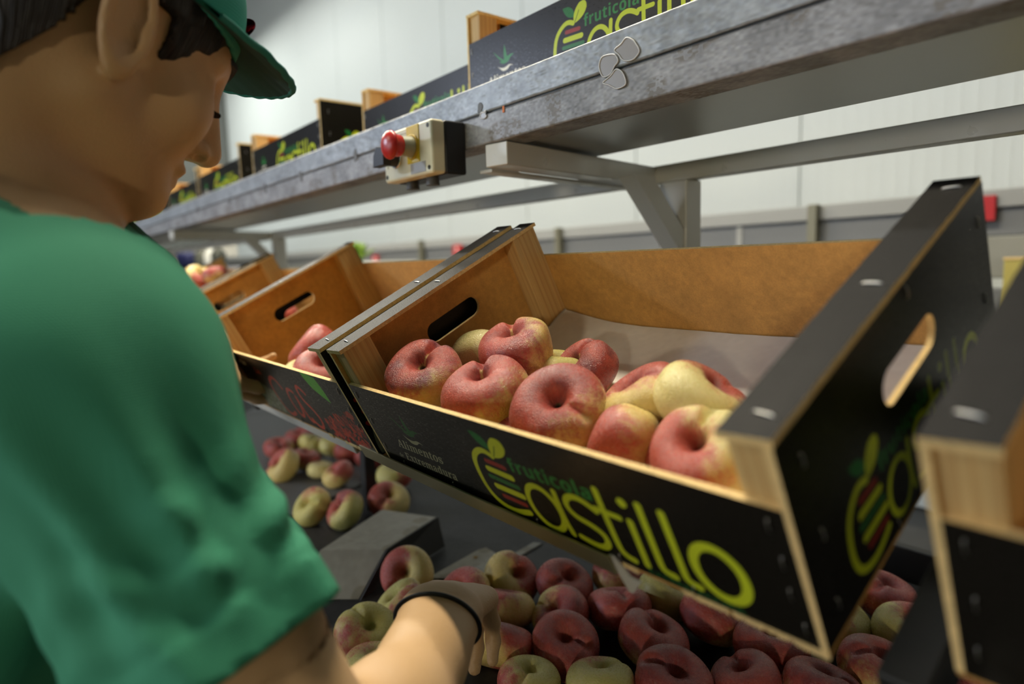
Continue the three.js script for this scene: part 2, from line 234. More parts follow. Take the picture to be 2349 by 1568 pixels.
function copyOf(o, label, kidsToo = true) { const c = o.clone(kidsToo); c.name = numbered(o.name.replace(/_\d{3}$/, '')); c.userData = { ...o.userData }; if (label) c.userData.label = label; scene.add(c); return c; }

// ---------------------------------------------------------------- the hall
const X0 = -11, X1 = 6.5, Z0 = -3, Z1 = 9, HY = 5.4;
struct('floor', span(X0 - 0.2, X1 + 0.2, -0.2, 0, Z0 - 0.2, Z1 + 0.2, 0.001), M.floor);
struct('ceiling', span(X0 - 0.2, X1 + 0.2, HY, HY + 0.2, Z0 - 0.2, Z1 + 0.2, 0.001), M.ceiling);
const back = struct('wall_back', span(X0 - 0.2, X1 + 0.2, 0, HY, Z0 - 0.24, Z0 - 0.045, 0.001), M.wall);
for (let x = X0 + 0.02, i = 0; x < X1; x += 1.1, i++) part('wall_panel', span(x, Math.min(x + 1.094, X1), 0.01, HY - 0.002, Z0 - 0.045, Z0, 0.004), M.wall, back);
struct('wall_left', span(X0 - 0.2, X0, 0, HY, Z0, Z1, 0.001), M.hall);
struct('wall_right', span(X1, X1 + 0.2, 0, HY, Z0, Z1, 0.001), M.hall);
struct('wall_front', span(X0 - 0.2, X1 + 0.2, 0, HY, Z1, Z1 + 0.2, 0.001), M.hall);

// lamps -------------------------------------------------------------
const housingMat = std({ color: 0xdfe0dc, roughness: 0.5 });
function stripLamp(x, y, z, label, group, power, tint, len = 1.45, wid = 0.09) {
  const t = thing('light_fixture', label, 'lamp', [x, y, z], group), glow = std({ color: 0xffffff, emissive: tint, emissiveIntensity: 3, roughness: 0.6 });
  part('lamp_housing', merge([span(-len / 2 - 0.03, len / 2 + 0.03, 0.012, 0.07, -wid / 2 - 0.02, wid / 2 + 0.02, 0.004), span(-len / 2 - 0.03, len / 2 + 0.03, -0.03, 0.012, -wid / 2 - 0.02, -wid / 2 - 0.012, 0.001), span(-len / 2 - 0.03, len / 2 + 0.03, -0.03, 0.012, wid / 2 + 0.012, wid / 2 + 0.02, 0.001)]), housingMat, t);
  part('light_diffuser', span(-len / 2, len / 2, 0, 0.012, -wid / 2, wid / 2, 0.002), glow, t);
  for (const s of [-1, 1]) part('hanger_rod', rod([s * len * 0.4, 0.07, 0], [s * len * 0.4, HY - y, 0], 0.004), M.steel, t);
  const l = new THREE.RectAreaLight(tint, power, len, wid); l.position.set(x, y - 0.006, z); l.lookAt(x, y - 1, z); scene.add(l);
}
BENCH_LAMPS.forEach(([x, z, p, label]) => stripLamp(x, BENCH_Y, z, label, undefined, p, BENCH_TINT));
WALL_LAMPS.forEach(([x, power], i) => stripLamp(x, WALL_Y, WALL_Z, ['leftmost strip lamp near the white back wall', 'second strip lamp from the left near the back wall', 'third strip lamp from the left near the back wall', 'rightmost strip lamp near the white back wall'][i], undefined, power, 0xf4f6f0));
{
  const t = thing('added_lightbox', 'added wide glowing door in the hall wall behind the camera', 'lightbox', [LIGHTBOX.x, LIGHTBOX.y, Z1]), g = std({ color: 0xf2f4f6, emissive: LIGHTBOX.tint, emissiveIntensity: 3, roughness: 0.6 });
  for (let i = 0; i < 7; i++) part('light_panel', span(-LIGHTBOX.w / 2 + i * LIGHTBOX.w / 7 + 0.02, -LIGHTBOX.w / 2 + (i + 1) * LIGHTBOX.w / 7 - 0.02, -LIGHTBOX.h / 2, LIGHTBOX.h / 2, -0.03, -0.01, 0.002), g, t);
  part('lightbox_frame', merge([span(-LIGHTBOX.w / 2 - 0.1, LIGHTBOX.w / 2 + 0.1, LIGHTBOX.h / 2, LIGHTBOX.h / 2 + 0.1, -0.06, 0, 0.004), span(-LIGHTBOX.w / 2 - 0.1, -LIGHTBOX.w / 2, -LIGHTBOX.h / 2, LIGHTBOX.h / 2, -0.06, 0, 0.004), span(LIGHTBOX.w / 2, LIGHTBOX.w / 2 + 0.1, -LIGHTBOX.h / 2, LIGHTBOX.h / 2, -0.06, 0, 0.004)]), M.steel, t);
  const l = new THREE.RectAreaLight(LIGHTBOX.tint, LIGHTBOX.power, LIGHTBOX.w, LIGHTBOX.h); l.position.set(LIGHTBOX.x, LIGHTBOX.y, Z1 - 0.036); l.lookAt(LIGHTBOX.x, LIGHTBOX.y, 0); scene.add(l);
}
HALL_LAMPS.forEach((h, i) => {
  const t = thing('flood_lamp', i ? 'wide flood work lamp on a stand far behind the camera' : 'small flood work lamp on a stand beyond the worker', 'lamp', h.at), [w, d] = h.size, aim = V(...h.aim).sub(V(...h.at)).normalize();
  t.quaternion.setFromUnitVectors(V(0, 0, 1), aim);
  part('lamp_housing', span(-w / 2 - 0.03, w / 2 + 0.03, -d / 2 - 0.03, d / 2 + 0.03, -0.12, -0.014, 0.01), housingMat, t);
  const st = part('lamp_stand', merge([rod([0, -d / 2, 0], [0, -h.at[1] + 0.02, 0], 0.02), new THREE.CylinderGeometry(0.2, 0.22, 0.02, 24).translate(0, -h.at[1] + 0.01, 0)]), M.darkSheet, t); st.quaternion.copy(t.quaternion).invert(); st.position.set(0, 0, -0.07);
  part('light_diffuser', span(-w / 2, w / 2, -d / 2, d / 2, -0.014, 0, 0.002), std({ color: 0xffffff, emissive: h.tint, emissiveIntensity: 3 }), t);
  const l = new THREE.RectAreaLight(h.tint, h.power, w, d); l.position.set(...h.at).addScaledVector(aim, 0.006); l.lookAt(...h.aim); scene.add(l);
});

// ---------------------------------------------------------------- steel shelf above the rack
{
  const t = thing('steel_shelf', 'long galvanized steel shelf over the bench carrying upright black crates', 'shelf');
  const A = -7.5, B = 1.6, F = -0.2;
  part('upper_rail', metricUV(span(A, B, 1.417, 1.455, F - 0.045, F, 0.003)), M.zincTop, t);
  part('lower_rail', metricUV(span(A, B, 1.376, 1.4152, F - 0.045, F - 0.0004, 0.003)), M.zincLow, t);
  part('seam_backing', span(A, B, 1.41, 1.422, F - 0.03, F - 0.004, 0.0005), M.darkSheet, t);
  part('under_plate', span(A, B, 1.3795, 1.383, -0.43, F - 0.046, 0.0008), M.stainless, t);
  part('top_plate', span(A, B, 1.444, 1.449, -0.62, F - 0.046, 0.0008), M.steel, t);
  part('rear_rail', span(A, B, 1.347, 1.377, -0.617, -0.587, 0.002), M.steel, t);
  for (const x of [1.62, -0.03, -2.02, -4.05, -6.05]) {
    const bm = (g) => metricUV(g.rotateY(0.16).translate(x - 0.046, 0, -0.395));
    part('cross_beam', bm(span(-0.02, 0.02, 1.345, 1.3755, -0.2, 0.194, 0.002)), M.steel, t);
    part('cross_beam_flange', bm(span(-0.045, -0.022, 1.341, 1.3455, -0.19, 0.18, 0.001)), M.steel, t);
    part('post', span(x - 0.045, x + 0.012, 0, 1.347, -0.622, -0.58, 0.003), M.steel, t);
    const g = new THREE.Shape(); g.moveTo(-0.455, 1.3465); g.lineTo(-0.5, 1.3465); g.lineTo(-0.58, 1.262); g.lineTo(-0.58, 1.216); g.closePath();
    part('gusset', metricUV(new THREE.ExtrudeGeometry(g, { depth: 0.034, bevelEnabled: false }).rotateY(-Math.PI / 2).translate(x + 0.008, 0, 0)), M.steel, t);
    part('shelf_bracket', span(x - 0.03, x + 0.01, 1.3832, 1.4438, -0.42, -0.3, 0.002), M.steel, t);
  }
  // dried sealant torn around the seam, with pale rims
  const film = std({ color: 0x96938f, roughness: 0.35 }), rim = std({ color: 0xd8dadc, roughness: 0.4 });
  const patch = (cx, cy, rx, ry, seed, m) => { const q = rng(seed), s = new THREE.Shape(), P = [], n = 9; for (let i = 0; i < n; i++) { const a = i / n * 6.283 + 0.3 * q(), d = 0.6 + 0.6 * q(); P.push(V(cx + rx * d * Math.cos(a), cy + ry * d * Math.sin(a), F + 0.0012)); } const cv = new THREE.CatmullRomCurve3(P, true), pts = cv.getPoints(90); s.setFromPoints(pts.map((p) => new THREE.Vector2(p.x, p.y))); const o = part('sealant_patch', metricUV(new THREE.ExtrudeGeometry(s, { depth: 0.001, bevelEnabled: false }).translate(0, 0, F)), m ?? film, t, m ? 'dark smudge of sealant' : 'torn dried sealant film'); if (!m) part('sealant_rim', new THREE.TubeGeometry(cv, 120, 0.0009, 5, true), rim, o); };
  const smudge = std({ color: 0x6c6c6a, roughness: 0.6 });
  patch(0.187, 1.432, 0.019, 0.012, 3); patch(0.160, 1.4225, 0.013, 0.010, 9); patch(0.170, 1.405, 0.015, 0.012, 14); patch(-0.072, 1.424, 0.006, 0.008, 5, smudge); patch(-0.064, 1.414, 0.007, 0.005, 12);
  patch(-0.455, 1.418, 0.008, 0.012, 15, smudge); patch(-0.72, 1.415, 0.010, 0.013, 16, smudge); patch(-0.95, 1.413, 0.010, 0.013, 17, smudge); patch(-1.25, 1.41, 0.012, 0.012, 18, smudge); patch(-1.6, 1.415, 0.012, 0.012, 19, smudge);
  part('orange_tag', span(-0.0235, -0.0195, 1.409, 1.417, F, F + 0.0008, 0.0003), std({ color: 0xe07a2c, roughness: 0.6 }), t, 'small orange tag at the seam');
}

// ---------------------------------------------------------------- emergency stop box on the shelf front
{
  const t = thing('emergency_stop_box', 'cream and black emergency stop box with red mushroom button on the shelf front', 'switch box', [-0.243, 1.341, -0.2]);
  const W = 0.135, H = 0.0715, cream = std({ color: 0xd9d3b4, roughness: 0.45 }), blk = std({ color: 0x17171a, roughness: 0.5 }), grey = std({ color: 0x9b9a86, roughness: 0.4, metalness: 0.3 });
  part('base', new RoundedBoxGeometry(W, H, 0.034, 3, 0.003).translate(W / 2, H / 2, 0.0172), blk, t);
  part('cover', new RoundedBoxGeometry(W, H, 0.0225, 4, 0.0045).translate(W / 2, H / 2, 0.0453), cream, t);
  part('cover_rim', merge([span(0.012, W - 0.03, H - 0.009, H - 0.0075, 0.056, 0.0575, 0.0004), span(0.011, 0.0125, 0.02, H - 0.0075, 0.056, 0.0575, 0.0004)]), std({ color: 0xbdb9a2, roughness: 0.5 }), t);
  part('yellow_plate', span(0.071, 0.104, 0.019, H - 0.002, 0.0562, 0.058, 0.0005), std({ color: 0xd8bb20, roughness: 0.45 }), t);
  part('label_plate', span(0.078, 0.118, 0.004, 0.018, 0.0562, 0.0572, 0.0004), std({ color: 0x9d9c98, roughness: 0.5 }), t);
  const bx = 0.0865, by = 0.0405;
  part('button_collar', new THREE.CylinderGeometry(0.0125, 0.0145, 0.021, 32).rotateX(Math.PI / 2).translate(bx, by, 0.068), grey, t);
  part('button_seat', new THREE.TorusGeometry(0.0152, 0.002, 10, 36).translate(bx, by, 0.0585), std({ color: 0xb79a1c, roughness: 0.5 }), t);
  const pr = [[0, 0.026], [0.006, 0.0257], [0.011, 0.0247], [0.0155, 0.0225], [0.0185, 0.0195], [0.0195, 0.0165], [0.0188, 0.0142], [0.0165, 0.013], [0.0152, 0.0105], [0.0148, 0.004], [0.0138, 0.001], [0, 0.001]].map((p) => new THREE.Vector2(p[0], p[1]));
  part('red_button', new THREE.LatheGeometry(pr.reverse(), 40).rotateX(Math.PI / 2).translate(bx, by, 0.076), std({ color: 0xc0261f, roughness: 0.32 }), t);
  const kn = new THREE.Shape(); kn.moveTo(-0.013, -0.014); kn.lineTo(0.017, -0.014); kn.lineTo(0.017, 0.009); kn.lineTo(-0.002, 0.012); kn.lineTo(-0.011, 0.001); kn.closePath();
  const key = part('key_switch', new THREE.CylinderGeometry(0.0125, 0.0135, 0.018, 28).rotateX(Math.PI / 2).translate(0.038, 0.033, 0.0655), blk, t);
  part('switch_lever', new THREE.ExtrudeGeometry(kn, { depth: 0.011, bevelEnabled: true, bevelSize: 0.001, bevelThickness: 0.001, bevelSegments: 2 }).translate(0.034, 0.034, 0.074), blk, key);
  part('chrome_ring', new THREE.TorusGeometry(0.0142, 0.0016, 10, 32).translate(0.038, 0.033, 0.058), std({ color: 0xd5d5d5, metalness: 1, roughness: 0.2 }), key);
  for (const [x, y] of [[0.008, 0.008], [W - 0.008, 0.008], [0.008, H - 0.008], [W - 0.008, H - 0.008]]) part('screw', merge([new THREE.CylinderGeometry(0.0031, 0.0031, 0.002, 16).rotateX(Math.PI / 2).translate(x, y, 0.0562)]), std({ color: 0x3a3930, metalness: 0.5, roughness: 0.5 }), t);
  for (const x of [0.036, 0.092]) part('cable_gland', new THREE.CylinderGeometry(0.009, 0.01, 0.012, 20).translate(x, -0.005, 0.03), std({ color: 0x4a4b4c, roughness: 0.6 }), t);
}

// ---------------------------------------------------------------- crates on the shelf (level)
const crate0 = makeCrate('fruit_crate', 'near black fruit crate on a sloping rack, half full of flat peaches', M.front, M.end);
seat(crate0, 0, 0, 0);
{
  const S = [[-0.221, -0.289, 'black fruit crate on the shelf directly above the torn sealant patch'], [-0.708, -0.345, 'black crate pushed back on the shelf behind the emergency stop box'], [-1.311, -0.29, 'black crate on the shelf left of the stop box with its dark end showing'],
    [-1.93, -0.29, 'black crate on the shelf just right of the worker\'s nose'], [-2.5, -0.3, 'black crate on the shelf beside the worker\'s lips'], [-3.15, -0.3, 'black crate on the shelf behind the worker\'s chin'], [-3.8, -0.3, 'farthest black crate on the shelf, mostly hidden by the chin']];
  S.forEach(([x, z, label], i) => { const c = copyOf(crate0, label); c.rotation.set(0, 0, 0); c.position.set(x, 1.4575, z); c.userData.group = 'black crates lined up on the shelf'; });
}
// crates on the rack beside the near one
const crateG = makeCrate('fruit_crate', 'black crate with red script and leaf print, left of the near crate', M.grape, M.grapeEnd, undefined, true, endSolid); seat(crateG, -0.513, -0.004, 0.001);
{
  const a = copyOf(crate0, 'empty looking brown-lined crate, third from the front along the rack'); seat(a, -1.055, 0.024, -0.02);
  const b = copyOf(crate0, 'farthest visible crate on the rack, heaped with pale peaches'); seat(b, -1.66, 0.06, -0.03);
  const c = copyOf(crate0, 'blurred crate end at the right edge, closest to the camera'); seat(c, 0.553, 0.021, 0);
}

// ---------------------------------------------------------------- sloping rack that carries them
{
  const t = thing('crate_rack', 'steel rack with a bright front rail holding the row of tilted crates', 'rack', [0, 1, 0]); t.rotation.x = TILT;
  const ang = (x0, x1, z, y) => merge([span(x0, x1, y, y + 0.018, z, z + 0.002, 0.0004), span(x0, x1, y, y + 0.002, z - 0.03, z, 0.0004)]);
  part('front_rail', metricUV(ang(-0.062, 0.345, 0.0035, -0.0115)), std({ color: 0xa09a78, metalness: 0.8, roughness: 0.3 }), t);
  part('front_rail', metricUV(ang(-0.62, -0.1, 0.0005, -0.02)), M.steel, t); part('front_rail', metricUV(ang(0.56, 1.05, 0.0005, -0.02)), M.steel, t); part('front_rail', metricUV(ang(-1.7, -0.66, -0.05, -0.05)), M.steel, t);
  const br = new THREE.Shape(); br.moveTo(0.341, 0.004); br.lineTo(0.3465, 0.004); br.lineTo(0.356, -0.012); br.lineTo(0.366, -0.0122); br.lineTo(0.352, -0.03); br.lineTo(0.348, -0.03); br.closePath();
  part('rail_bracket', metricUV(new THREE.ExtrudeGeometry(br, { depth: 0.002, bevelEnabled: false }).translate(0, 0, 0.0005)), M.steel, t);
  part('rear_rail', span(-1.75, 1.1, -0.045, -0.006, -0.27, -0.24, 0.002), M.darkSheet, t);
  for (const x of [-1.72, -1.1, -0.58, 0.52, 1.07]) part('slope_bar', span(x, x + 0.024, -0.046, -0.0065, -0.24, -0.005, 0.002), M.darkSheet, t);
  for (const x of [-1.72, -0.58, 0.52, 1.07]) part('support_leg', span(-0.012, 0.012, -0.42, 0, -0.012, 0.012, 0.002), M.darkSheet, t).position.set(x + 0.012, -0.03, -0.255);
  t.children.filter((o) => o.name === 'support_leg').forEach((o) => { o.rotation.x = -TILT; });
}

// ---------------------------------------------------------------- paper in the near crate
{
  const t = thing('paper_liner', 'pale grey paper lining the bottom of the near crate under the peaches', 'paper', [0, 0, 0]); seat(t, 0, 0, 0);
  const nu = 60, nv = 40, P = [], I = [];
  for (let j = 0; j <= nv; j++) for (let i = 0; i <= nu; i++) {
    const a = i / nu, b = j / nv, u = mix(0.006, 0.4935, a), cornerL = Math.exp(-Math.pow(a / 0.16, 2)) * sstep(0.6, 1, b);
    const edge = 0.2965 - 0.0006 * noise(a * 40, 3, 1), v = mix(0.0048, edge, b), w = 0.0012 + 0.006 * sstep(0.62, 1, b) * (0.45 + 0.5 * Math.pow(Math.abs(a - 0.45) * 2, 2)) + 0.018 * cornerL + 0.0012 * noise(a * 7, b * 5, 2) * b;
    const inPost = (u < 0.0295 || u > CL - 0.0295) && (v > CD - 0.0435 || v < 0.04);
    P.push(inPost ? (u < 0.25 ? Math.max(u, 0.0298) : Math.min(u, CL - 0.0298)) : u, w, -v);
  }
  for (let j = 0; j < nv; j++) for (let i = 0; i < nu; i++) { const k = j * (nu + 1) + i; I.push(k, k + 1, k + nu + 1, k + 1, k + nu + 2, k + nu + 1); }
  const top = P.slice(), n0 = P.length / 3; for (let i = 0; i < n0; i++) P.push(top[3 * i], top[3 * i + 1] - 0.0005, top[3 * i + 2]);
  const m = I.length; for (let i = 0; i < m; i += 3) I.push(I[i] + n0, I[i + 2] + n0, I[i + 1] + n0);
  const g = new THREE.BufferGeometry(); g.setAttribute('position', new THREE.Float32BufferAttribute(P, 3)); g.setIndex(I); g.computeVertexNormals();
  const uv = []; for (let i = 0; i < P.length; i += 3) uv.push(P[i], P[i + 2]); g.setAttribute('uv', new THREE.Float32BufferAttribute(uv, 2));
  part('paper_sheet', g, M.paper, t);
}

// ---------------------------------------------------------------- flat peaches
const PEACH = phys({ vertexColors: true, roughness: 0.34, sheen: 0.4, sheenRoughness: 0.5, sheenColor: new THREE.Color(0.8, 0.62, 0.55), bumpScale: 0.00055,
  bumpMap: tex(512, 512, (u, v) => g3(0.6 * wrapN(u, v, 200, 3) + 0.4 * wrapN(u, v, 60, 8)), false, 3, 2), roughnessMap: tex(256, 256, (u, v) => g3(0.78 + 0.5 * (wrapN(u, v, 40, 6) - 0.5) + 0.15 * wrapN(u, v, 100, 5)), false, 3, 2) });
const STEM = std({ color: 0x6b4a1c, roughness: 0.9 });
const COL = { deep: [0.20, 0.034, 0.034], plum: [0.115, 0.032, 0.055], red: [0.43, 0.082, 0.06], rose: [0.58, 0.19, 0.125], cream: [0.74, 0.56, 0.20], green: [0.58, 0.53, 0.16], pale: [0.74, 0.66, 0.30], amber: [0.66, 0.33, 0.11], tan: [0.58, 0.38, 0.13] };
// axis-up flat peach; blush direction b in the fruit's own frame, amount = share of red
function peachGeo(o) {
  const { seed = 1, R = 0.043, h = 0.6, dip = 0.8, wide = 0.36, groove = 0.1, blush = [0, 1, 0], amount = 0.6, ground = 'cream', red = 'red', dark = 0.3, crack = 0, nu = 120, nv = 80, lean = 0.1, lobe = 0.06, hole = 0 } = o;
  const H = R * h, P = [], C = [], U = [], I = [], b = V(...blush).normalize(), r = rng(seed), ph = r() * 6.28, ph2 = r() * 6.28;
  for (let j = 0; j <= nv; j++) {
    const f = j / nv, phi = Math.PI * (f - 0.06 * Math.sin(2 * Math.PI * f) * 0.6), sp = Math.sin(phi), cp = Math.cos(phi);
    for (let i = 0; i <= nu; i++) {
      const th = (i % nu) / nu * 6.2831853, rho = Math.pow(Math.max(sp, 0), 0.82);
      let rr = R * rho, y = H * Math.sign(cp) * Math.pow(Math.abs(cp), 0.82);
      const q = rho;
      y -= cp > 0 ? H * dip * (0.62 * Math.exp(-Math.pow(q / (wide * 0.62), 2)) + 0.38 * Math.exp(-Math.pow(q / (wide * 1.5), 2))) : -H * 0.42 * Math.exp(-Math.pow(q / 0.26, 2));
      y += H * lean * q * Math.cos(th - ph) * (cp > 0 ? 1 : 0.4);
      const dth = Math.atan2(Math.sin(th), Math.cos(th)), gw = Math.exp(-Math.pow(dth / 0.2, 2)), gz = sstep(-0.75, 0.1, cp) * sstep(0.05, 0.4, q);
      rr *= 1 - groove * gw * gz * 0.75; if (cp > -0.2) y -= H * groove * 2.4 * gw * sstep(0.15, 0.5, q) * sstep(1.02, 0.7, q);
      const wob = 1 + lobe * (noise(1.6 * Math.cos(th) + 9 + seed, 1.6 * Math.sin(th) + 4, 1.4 * cp + seed) - 0.5) * 2 + 0.03 * Math.cos(2 * th + ph2);
      const x = rr * Math.cos(th) * wob, z = rr * Math.sin(th) * wob; y *= 1 + 0.6 * lobe * (noise(2 * Math.cos(th), 2 * Math.sin(th) + seed, 7) - 0.5);
      P.push(x, y, z); U.push(i / nu, f);
      // colour of the skin itself
      const nx = x / R, ny = y / H * 0.75, nz = z / R, nl = Math.hypot(nx, ny, nz) || 1, d = (nx * b.x + ny * b.y + nz * b.z) / nl;
      const streak = fbm(nx * 4 + seed, nz * 4, ny * 1.3, 4), fine = fbm(nx * 34 + seed, nz * 34, ny * 16, 3), speck = noise(nx * 85, ny * 85 + seed, nz * 85);
      const ray = noise(Math.cos(th) * 9 + seed, Math.sin(th) * 9, q * 1.3), t = sstep(-0.34, 0.40, d - (1 - 2 * amount) + 0.95 * (streak - 0.5) + 0.42 * (fine - 0.5) + 0.12 * (ray - 0.5));
      const gr = mix3(COL[ground], COL.green, 0.5 * fbm(nx * 3, ny * 3 + 7, nz * 3, 2)), deepT = clamp(dark * 1.6 * sstep(0.35, 0.75, fbm(nx * 2.2 + 3, ny * 2.2, nz * 2.2 + seed, 3)));
      let rd = mix3(mix3(mix3(COL.amber, COL.rose, sstep(0.1, 0.5, t)), COL[red], sstep(0.35, 0.95, t + 0.5 * (fine - 0.5))), mix3(COL.deep, COL.plum, 0.5), deepT);
      rd = rd.map((c) => c * (0.78 + 0.5 * fine));
      let c = mix3(gr, rd, t); c = mix3(c, [0.80, 0.46, 0.32], 0.2 * sstep(0.70, 0.88, speck)); c = c.map((k) => k * (0.93 + 0.14 * fine));
      if (crack) { const width = 0.0011 * (0.5 + 1.3 * noise(q * 60, seed, 3)), off = Math.abs(dth) * rr; if (cp > 0 && Math.abs(dth) < 0.7 && q > 0.06 && q < crack && off < width) c = mix3(c, COL.tan, 0.85); }
      if (hole && cp > 0 && q < hole * (0.8 + 0.5 * noise(Math.cos(th) * 2, Math.sin(th) * 2, seed))) c = mix3(COL.tan, [0.06, 0.03, 0.008], sstep(hole, hole * 0.55, q));
      C.push(...c);
    }
  }
  for (let j = 0; j < nv; j++) for (let i = 0; i < nu; i++) { const k = j * (nu + 1) + i; I.push(k, k + 1, k + nu + 1, k + 1, k + nu + 2, k + nu + 1); }
  const g = new THREE.BufferGeometry(); g.setAttribute('position', new THREE.Float32BufferAttribute(P, 3)); g.setAttribute('color', new THREE.Float32BufferAttribute(C, 3)); g.setAttribute('uv', new THREE.Float32BufferAttribute(U, 2)); g.setIndex(I); g.computeVertexNormals();
  const n = g.attributes.normal; for (let j = 0; j <= nv; j++) { const a = j * (nu + 1), e = a + nu, s = V(n.getX(a) + n.getX(e), n.getY(a) + n.getY(e), n.getZ(a) + n.getZ(e)).normalize(); n.setXYZ(a, s.x, s.y, s.z); n.setXYZ(e, s.x, s.y, s.z); }
  if (n.getY(Math.floor(nv * 0.3) * (nu + 1)) < 0) { /* winding is outward by construction */ }
  g.userData.dipY = H * (1 - dip) ; return g;
}
// world directions the fruit are described in: to the right of the picture, up, towards the viewer
const VR = V(0.6266, -0.0296, -0.7788), VU = V(-0.0753, 0.9923, -0.0983), VT = V(0.7757, 0.1203, 0.6195);
const dir = (a) => V(0, 0, 0).addScaledVector(VR, a[0]).addScaledVector(VU, a[1]).addScaledVector(VT, a[2]).normalize();
function frame(axis, suture) { const y = dir(axis), s = dir(suture), x = s.sub(y.clone().multiplyScalar(s.dot(y))).normalize(), z = V(0, 0, 0).crossVectors(x, y); return new THREE.Matrix4().makeBasis(x, y, z); }
function heroPeach(label, c, axis, suture, blush, o) {
  const F = frame(axis, suture), inv = F.clone().transpose(), b = dir(blush).applyMatrix4(inv);
  const t = new THREE.Mesh(peachGeo({ ...o, blush: b.toArray(), nu: 220, nv: 130 }), PEACH); t.name = numbered('peach'); t.position.copy(rackPoint(...c)); t.quaternion.setFromRotationMatrix(F); add(t); tag(t, label, 'peach', o.group);
  if (o.scar) part('stem_scar', new THREE.LatheGeometry([[0, 0], [0.0016, 0.0001], [0.0026, 0.0006], [0.003, 0.0013]].map((p) => new THREE.Vector2(...p)), 14).translate(0, t.geometry.userData.dipY - 0.0004, 0), STEM, t, 'brown stem scar in the hollow');
  return t;
}
const near = 'flat peaches in the near crate';
//        label, [u, v, w], axis, suture, blush side, shape
heroPeach('dark red peach with an open brown stem hole, leftmost in the near crate', [0.066, 0.058, 0.085], [-0.22, 0.72, 0.66], [0.12, 1, 0.2], [-0.4, 0.65, -0.1], { seed: 3, R: 0.0415, h: 0.68, dip: 0.72, amount: 0.7, dark: 0.62, ground: 'cream', crack: 0.62, groove: 0.13, hole: 0.1, lean: 0.12, group: near });
heroPeach('rosy red heart-shaped peach with a short tan crack, second along the front panel', [0.151, 0.066, 0.068], [-0.18, 0.87, 0.44], [0.05, 0.6, -1], [-0.65, 0.7, 0.1], { seed: 8, R: 0.0425, h: 0.74, dip: 0.68, amount: 0.66, dark: 0.28, ground: 'green', crack: 0.5, groove: 0.16, lean: 0.16, wide: 0.3, group: near });
heroPeach('red peach with a yellow right cheek, standing highest at the back of the heap', [0.118, 0.141, 0.069], [-0.25, 0.84, 0.42], [-0.1, 0.8, -0.6], [-0.85, 0.15, 0.3], { seed: 12, R: 0.0425, h: 0.72, dip: 0.72, amount: 0.66, dark: 0.42, ground: 'cream', crack: 0.5, groove: 0.12, lean: 0.12, group: near });
heroPeach('deep red peach with a tan suture scar, partly hidden behind the large front peach', [0.178, 0.168, 0.030], [-0.72, 0.62, 0.3], [0.6, 0.6, -0.2], [-0.4, 0.5, 0.3], { seed: 17, R: 0.039, h: 0.66, dip: 0.8, amount: 0.9, dark: 0.5, crack: 0.75, groove: 0.14, group: near });
heroPeach('large pinkish red peach facing the viewer over the middle of the front panel', [0.233, 0.084, 0.051], [-0.26, 0.60, 0.76], [0.75, -0.5, 0.3], [-0.6, 0.75, 0.05], { seed: 21, R: 0.045, h: 0.66, dip: 0.72, wide: 0.3, amount: 0.62, dark: 0.36, ground: 'cream', groove: 0.06, hole: 0.055, lean: 0.08, group: near });
heroPeach('yellow peach seen edge-on with a red hollow, right of the large front peach', [0.284, 0.134, 0.038], [-0.6, 0.76, 0.08], [0.5, 0.4, 0.6], [0.1, 0.9, -0.5], { lean: 0.05, seed: 27, R: 0.041, h: 0.62, dip: 0.8, amount: 0.5, dark: 0.16, ground: 'cream', groove: 0.06, group: near });
heroPeach('pale yellow-green peach with a red hollow, against the right crate end', [0.347, 0.138, 0.041], [0.42, 0.8, 0.42], [0.7, 0.3, -0.3], [0.6, 0.7, -0.2], { lobe: 0.02, seed: 33, R: 0.0415, h: 0.66, dip: 0.58, amount: 0.30, dark: 0.12, ground: 'pale', groove: 0.03, group: near });
heroPeach('half red half yellow peach low behind the front panel', [0.299, 0.083, 0.030], [-0.75, 0.35, -0.45], [0.4, 0.8, 0.3], [-1, -0.1, 0.1], { lobe: 0.03, seed: 38, R: 0.036, h: 0.8, dip: 0.5, amount: 0.5, dark: 0.1, ground: 'cream', groove: 0.1, group: near });
heroPeach('yellow and red peach with a deep hollow in the crate\'s front right corner', [0.378, 0.086, 0.034], [-0.5, 0.74, 0.46], [0.4, 0.5, -0.3], [-0.7, 0.0, 0.1], { seed: 44, R: 0.0405, h: 0.78, dip: 0.8, wide: 0.3, amount: 0.42, dark: 0.08, ground: 'pale', groove: 0.1, lean: 0.15, group: near });
heroPeach('small red peach glimpsed low between the half red peach and the corner peach', [0.337, 0.094, 0.02], [0.2, 0.9, 0.2], [1, 0, 0], [0, 1, 0], { seed: 49, R: 0.025, h: 0.66, amount: 0.9, dark: 0.3, group: near });
heroPeach('yellow peach peeping out between the two back red peaches', [0.046, 0.140, 0.050], [0.1, 0.5, -0.6], [1, 0, 0], [0, -1, -0.3], { seed: 52, R: 0.035, h: 0.7, amount: 0.12, dark: 0, ground: 'pale', group: near });
heroPeach('greenish peach sliver under the tall red peach at the back', [0.146, 0.163, 0.029], [0.1, 0.95, 0.1], [1, 0, 0], [-1, 0, 0], { seed: 57, R: 0.04, h: 0.62, amount: 0.3, dark: 0, ground: 'green', group: near });
heroPeach('shaded red peach in the bottom layer under the leftmost peach', [0.07, 0.068, 0.026], [0.05, 0.9, 0.4], [1, 0, 0], [0, 1, 0], { seed: 61, R: 0.039, h: 0.62, amount: 0.8, dark: 0.4, group: near });
heroPeach('shaded red peach in the bottom layer between the two front red peaches', [0.197, 0.073, 0.0265], [0.05, 0.9, 0.4], [1, 0, 0], [0, 1, 0], { seed: 66, R: 0.041, h: 0.62, amount: 0.8, dark: 0.4, group: near });

